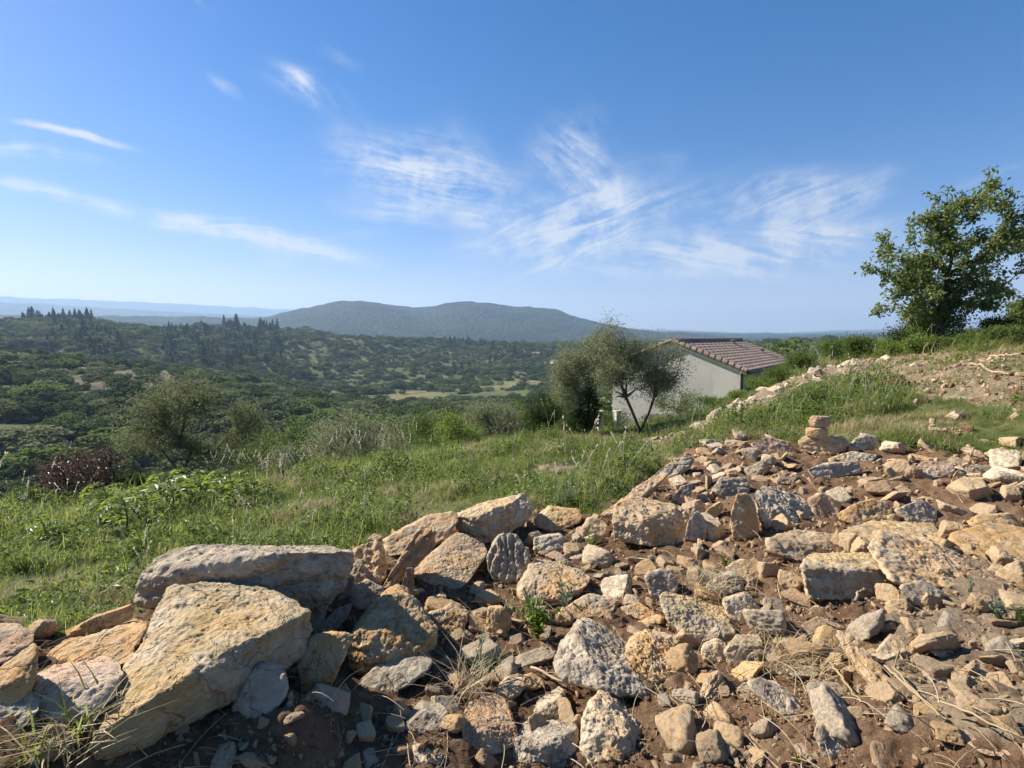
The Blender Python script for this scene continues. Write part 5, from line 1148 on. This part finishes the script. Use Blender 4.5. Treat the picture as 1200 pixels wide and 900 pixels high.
for s in (1, -1):
    def rp(u, v, d): return hp(u, HW-s*v*math.cos(pit)+s*d*math.sin(pit)*0, ZE+RISE-v*math.sin(pit)-d)
    Ls = HW/math.cos(pit)+.33; V = [rp(-.14,.0,-.0),rp(LEN+.18,.0,-.0),rp(LEN+.18,Ls,-.0),rp(-.14,Ls,-.0),rp(-.14,.0,.12),rp(LEN+.18,.0,.12),rp(LEN+.18,Ls,.12),rp(-.14,Ls,.12)]
    mb.add(np.array(V), [[[0,1,2,3],[4,7,6,5],[0,4,5,1],[1,5,6,2],[2,6,7,3],[3,7,4,0]]])
link('eave_board', mb.mesh('eave_board', [M['render']], False), (0,0,0), house)
mb = MB()
for s in (1, -1):
    n = 12; Ls = HW/math.cos(pit)+.33
    for k in range(n):                       # half round verge tiles lapping one over the next
        a = np.array([HW-s*k*Ls/n*math.cos(pit), ZE+RISE-k*Ls/n*math.sin(pit)+.07]); b_ = np.array([HW-s*(k+1.12)*Ls/n*math.cos(pit), ZE+RISE-(k+1.12)*Ls/n*math.sin(pit)+.10])
        mb.tube([hp(-.12,a[0],a[1]), hp(-.12,b_[0],b_[1])], [.105,.135], 9)
link('verge_tiles', mb.mesh('verge_tiles', [M['tile']]), (0,0,0), roof)
mb = MB(); mb.tube([hp(u, HW, ZE+RISE+.08) for u in np.linspace(-.16, LEN+.2, 30)], [.12+.02*(i % 2) for i in range(30)], 8); link('ridge_tiles', mb.mesh('ridge_tiles', [M['tile']]), (0,0,0), roof)
def vent(u, v, label):
    mb = MB(); c = hp(u, HW-v*math.cos(pit), ZE+RISE-v*math.sin(pit)+.17); mb.box(c, (.26,.22,.24), ROT, 0, .85); mb.box(c+np.array([0,0,.15]), (.34,.3,.06), ROT); return link('roof_vent', mb.mesh('roof_vent', [M['tile']], False), (0,0,0), roof)
vent(9.6, .7, ''); vent(11.0, 2.4, '')
mb = MB(); c = hp(2.3, -.03, ZE-1.25); mb.box(c, (1.1,.07,1.1), ROT); wf = link('window', mb.mesh('window', [M['frame']], False), (0,0,0), house)
mb = MB(); 
for du in (-.27,.27): mb.box(hp(2.3+du, -.07, ZE-1.25), (.46,.03,.96), ROT)
link('pane', mb.mesh('pane', [M['glass']], False), (0,0,0), wf)
mb = MB(); c1 = hp(-.1, -.40, ZE-.16); c2 = hp(LEN+.15, -.40, ZE-.16); mb.tube([c1, (c1+c2)/2, c2], .06, 8); link('gutter', mb.mesh('gutter', [M['darkmetal']]), (0,0,0), house)
mb = MB(); mb.box((hp(0,HW+.1,0)+hp(LEN,HW+.1,0))/2*np.array([1,1,0])+np.array([0,0,ZE+RISE+.12-ZB]), (LEN+.3,.12,.08), ROT); link('ridge_flashing', mb.mesh('ridge_flashing', [M['darkmetal']], False), (0,0,0), roof)
mb = MB(); a_ = hp(.08, -.07, ZE-.25); mb.tube([a_, a_+np.array([0,0,-1.2]), a_+np.array([0,0,-2.9])], .045, 8); link('downpipe', mb.mesh('downpipe', [M['darkmetal']]), (0,0,0), house)
# low rendered garden posts left of the house
for i, (px, lab) in enumerate([(703,'white rendered garden post left of the forked olive tree'),(724,'white garden post nearer the house wall')]):
    q = foot(px, 21.5); mb = MB(); mb.box((0,0,.25), (.22,.22,1.1), .4); mb.box((0,0,.83), (.27,.27,.06), .4); tag(link('garden_post', mb.mesh('garden_post', [M['white'] if 'white' in M else M['render']], False), q), lab, 'post', 'garden posts by the house')
# far buildings
def far_house(label, px, r, w, h, d, rz, top=None, ruin=False):
    b = foot(px, r)
    if top is not None: b[2] = at(px, top, r)[2]
    e = empty('farmhouse' if not ruin else 'ruined_tower', b, label, 'house' if not ruin else 'ruin', None); mb = MB()
    if ruin:
        for (x, y, a, c, z) in ((0,0,w*.35,d,h),(w*.3,0,w*.28,d*.8,h*.72),(-w*.32,0,w*.3,d*.8,h*.5),(w*.05,d*.2,w*.6,d*.6,h*.35)): mb.box((x,y,z/2-2), (a,c,z+4), rz+x*.01)
        link('wall', mb.mesh('wall', [simple_mat('pale_stone', (.52,.49,.43), .9, .25, .3)], False), (0,0,0), e); return
    mb.box((0,0,h/2-2), (w,d,h+4), rz); link('wall', mb.mesh('wall', [simple_mat('far_wall', (.55,.50,.42), .9, .1, .3)], False), (0,0,0), e)
    c_, s_ = math.cos(rz), math.sin(rz); V = np.array([[-w*.54,-d*.56,h],[w*.54,-d*.56,h],[w*.54,d*.56,h],[-w*.54,d*.56,h],[-w*.54,0,h+d*.28],[w*.54,0,h+d*.28]]) @ np.array([[c_,s_,0],[-s_,c_,0],[0,0,1]])
    mb = MB(); mb.add(V, [[[0,1,5,4],[2,3,4,5],[0,3,2,1]]]); mb.add(V, [[[0,4,3],[1,2,5]]]); link('roof', mb.mesh('roof', [simple_mat('far_roof', (.30,.17,.11), .9, .15, .4)], False), (0,0,0), e)
far_house('tiny pale house on the left skyline ridge', 8, 1120, 16, 6, 9, .3); far_house('distant pale ruined tower above the roof of the house', 881, 1500, 44, 26, 18, .2, 411, True)
far_house('far farmhouse by the field left of the dense olive tree', 652, 800, 16, 6, 9, .5); far_house('small far house beyond the valley field', 628, 900, 12, 6, 8, -.2)

# ------------------------------------------------------------------ sky, sun, air, camera
w = bpy.data.worlds.new('World'); SC.world = w; w.use_nodes = True; nt = w.node_tree; nt.nodes.clear(); N = NT(nt)
sky = nt.nodes.new('ShaderNodeTexSky'); sky.sky_type = 'NISHITA'; sky.sun_disc = False; sky.sun_elevation = SUN_EL; sky.sun_rotation = SUN_AZ; sky.altitude = 300; sky.air_density = SKYAIR; sky.dust_density = SKYDUST; sky.ozone_density = SKYOZ
D = N.n('ShaderNodeTexCoord').outputs['Generated']; sx = N.n('ShaderNodeSeparateXYZ', Vector=D)
inv = N.math('DIVIDE', 1.0, N.math('MAXIMUM', sx.outputs['Y'], .02)); u = N.math('MULTIPLY', sx.outputs['X'], inv); v = N.math('MULTIPLY', sx.outputs['Z'], inv)
uv = N.n('ShaderNodeCombineXYZ', X=u, Y=v).outputs[0]
def cuv(px, py): d = direction(px, py); return d[0]/d[1], d[2]/d[1]
warp = N.n('ShaderNodeTexNoise', Vector=uv, Scale=5.0, Detail=3.0); wc = N.n('ShaderNodeVectorMath', _operation='SUBTRACT', i0=warp.outputs['Color'], i1=(.5,.5,.5)).outputs[0]
wsc = N.n('ShaderNodeVectorMath', _operation='SCALE', i0=wc); wsc.inputs['Scale'].default_value = .05
uvw = N.n('ShaderNodeVectorMath', _operation='ADD', i0=uv, i1=wsc.outputs[0]).outputs[0]
CL = [(640,285,90,26,8,.4,5),(860,300,120,22,3,.45,5),(720,240,70,30,15,.28,5),(520,215,80,30,-10,.35,5),(900,255,110,26,14,.3,5),(495,208,92,34,-12,.55,3),(450,192,60,16,-30,.35,5),(560,185,50,14,-55,.22,5),(365,105,48,12,-28,.42,6),(345,92,16,7,-35,.5,4),(264,97,18,5,-32,.4,4),(75,154,58,3.5,-12,1.0,7),(45,180,62,5,-6,.8,7),(50,222,60,6,-12,.75,7),
      (230,262,120,8,-11,.95,7),(330,286,80,9,-10,.8,7),(380,296,50,7,-8,.6,7),(660,175,30,34,-50,.45,3),(690,205,40,24,-35,.5,4),(705,228,34,14,-5,.45,4),(655,264,60,26,12,.5,4),(740,262,110,16,22,.4,6),(840,298,140,18,4,.55,5),(960,292,80,20,6,.42,5),
      (940,230,70,22,8,.40,4),(1000,236,44,12,30,.4,6),(1000,270,60,6,12,.4,7),(780,320,40,4,-12,.35,7),(660,305,40,12,10,.42,4),(560,260,26,9,-2,.4,4),(575,280,34,10,14,.3,4),(450,250,50,10,-8,.4,5),(400,276,40,4,4,.35,7),(325,307,16,5,-10,.4,5),
      (880,318,60,4,4,.3,7),(400,66,22,6,-25,.22,5),(870,240,60,9,25,.28,6),(550,325,50,12,0,.16,4),(700,180,60,60,0,.0,4),(20,291,14,2,-3,.35,4),(240,8,14,3,-35,.25,5),(1170,200,50,5,25,.22,7),(790,185,14,6,0,.2,4)]
tots = [None, None, None]
for (px, py, lx, ly, ang, dens, st) in CL:
    if dens <= 0: continue
    c = cuv(px, py); a = R(ang); mp = N.n('ShaderNodeMapping', _vector_type='TEXTURE', Vector=uvw); mp.inputs['Location'].default_value = (c[0], c[1], 0); mp.inputs['Rotation'].default_value = (0, 0, a); mp.inputs['Scale'].default_value = (lx/F*1.8, ly/F*2.2, 1)
    ln = N.n('ShaderNodeVectorMath', _operation='LENGTH', i0=mp.outputs[0]).outputs['Value']; mk = N.ramp(ln, 1.0, 0.0)
    q = 0 if ang < -22 else 1 if ang < 8 else 2
    k = N.math('MULTIPLY', mk, dens*1.25); tots[q] = k if tots[q] is None else N.math('ADD', tots[q], k)
def streak(ang, sx_, sy_, seed):
    mp = N.n('ShaderNodeMapping', Vector=uvw); mp.inputs['Rotation'].default_value = (0, 0, R(-ang)); 
    m2 = N.n('ShaderNodeMapping', Vector=mp.outputs[0]); m2.inputs['Scale'].default_value = (sx_, sy_, 1); m2.inputs['Location'].default_value = (seed, seed*.7, 0)
    return N.noise(m2.outputs[0], 1.0, 7, .64, .8)
fine = N.noise(uvw, 17, 8, .68)
dn = None
for q, (ang, a_, b_, sd) in enumerate([(-40, 6, 28, 3.1), (-9, 4.5, 38, 8.2), (20, 4.5, 34, 14.7)]):
    nz = N.math('ADD', N.math('MULTIPLY', streak(ang, a_, b_, sd), .58), N.math('MULTIPLY', fine, .42))
    k = N.math('MULTIPLY', tots[q], N.ramp(nz, .37, .68, .0, 1.2)); dn = k if dn is None else N.math('ADD', dn, k)
dn = N.math('MULTIPLY', N.math('MINIMUM', dn, .92), N.ramp(sx.outputs['Y'], .02, .12), clamp=True)
hs = N.n('ShaderNodeHueSaturation', Color=sky.outputs[0], Saturation=SKYSAT, Value=1.0)
hs = N.n('ShaderNodeMix', _data_type='RGBA', _blend_type='MULTIPLY', i0=1.0, i6=hs.outputs[0], i7=SKYTINT)
col = N.mix(dn, hs.outputs[2], (CLB*.96, CLB*1.0, CLB*1.08))
bg = N.n('ShaderNodeBackground', Color=col, Strength=SKYSTR); wo = nt.nodes.new('ShaderNodeOutputWorld'); nt.links.new(bg.outputs[0], wo.inputs[0])
sl = bpy.data.lights.new('sun', 'SUN'); sl.energy = SUNE; sl.angle = R(.53); sl.color = (1, .93, .83); so = bpy.data.objects.new('sun', sl); COL.objects.link(so)
sv = Vector((math.sin(SUN_AZ)*math.cos(SUN_EL), math.cos(SUN_AZ)*math.cos(SUN_EL), math.sin(SUN_EL))); so.rotation_euler = sv.to_track_quat('Z', 'Y').to_euler(); so.location = (0, 0, 50)
if HAZE > 0:
    zz0 = min(KS.min(), -60)-60; zz1 = max(KS.max()+40, 30)
    mb = MB(); mb.box((0, 0, (zz0+zz1)/2), (34000, 34000, zz1-zz0)); m, nt, out = new_mat('haze'); pv = nt.nodes.new('ShaderNodeVolumePrincipled'); pv.inputs['Color'].default_value = (.50,.73,1,1); pv.inputs['Density'].default_value = HAZE; pv.inputs['Anisotropy'].default_value = .15
    nt.links.new(pv.outputs[0], out.inputs['Volume']); tag(link('haze', mb.mesh('haze', [m], False)), kind='stuff')
cam = bpy.data.cameras.new('camera'); cam.sensor_width = 36; cam.lens = 36*F/1200; cam.clip_start = .05; cam.clip_end = 60000
co = bpy.data.objects.new('camera', cam); COL.objects.link(co); co.location = CAM; co.rotation_euler = (math.pi/2-PITCH, 0, 0); SC.camera = co
SC.render.engine = 'CYCLES'; SC.cycles.use_denoising = True; SC.cycles.max_bounces = 7; SC.cycles.transparent_max_bounces = 8; SC.cycles.volume_bounces = 0; SC.cycles.caustics_reflective = False; SC.cycles.caustics_refractive = False
SC.view_settings.view_transform = 'Standard'; SC.view_settings.look = 'None'; SC.view_settings.gamma = 1; SC.view_settings.exposure = EXPO
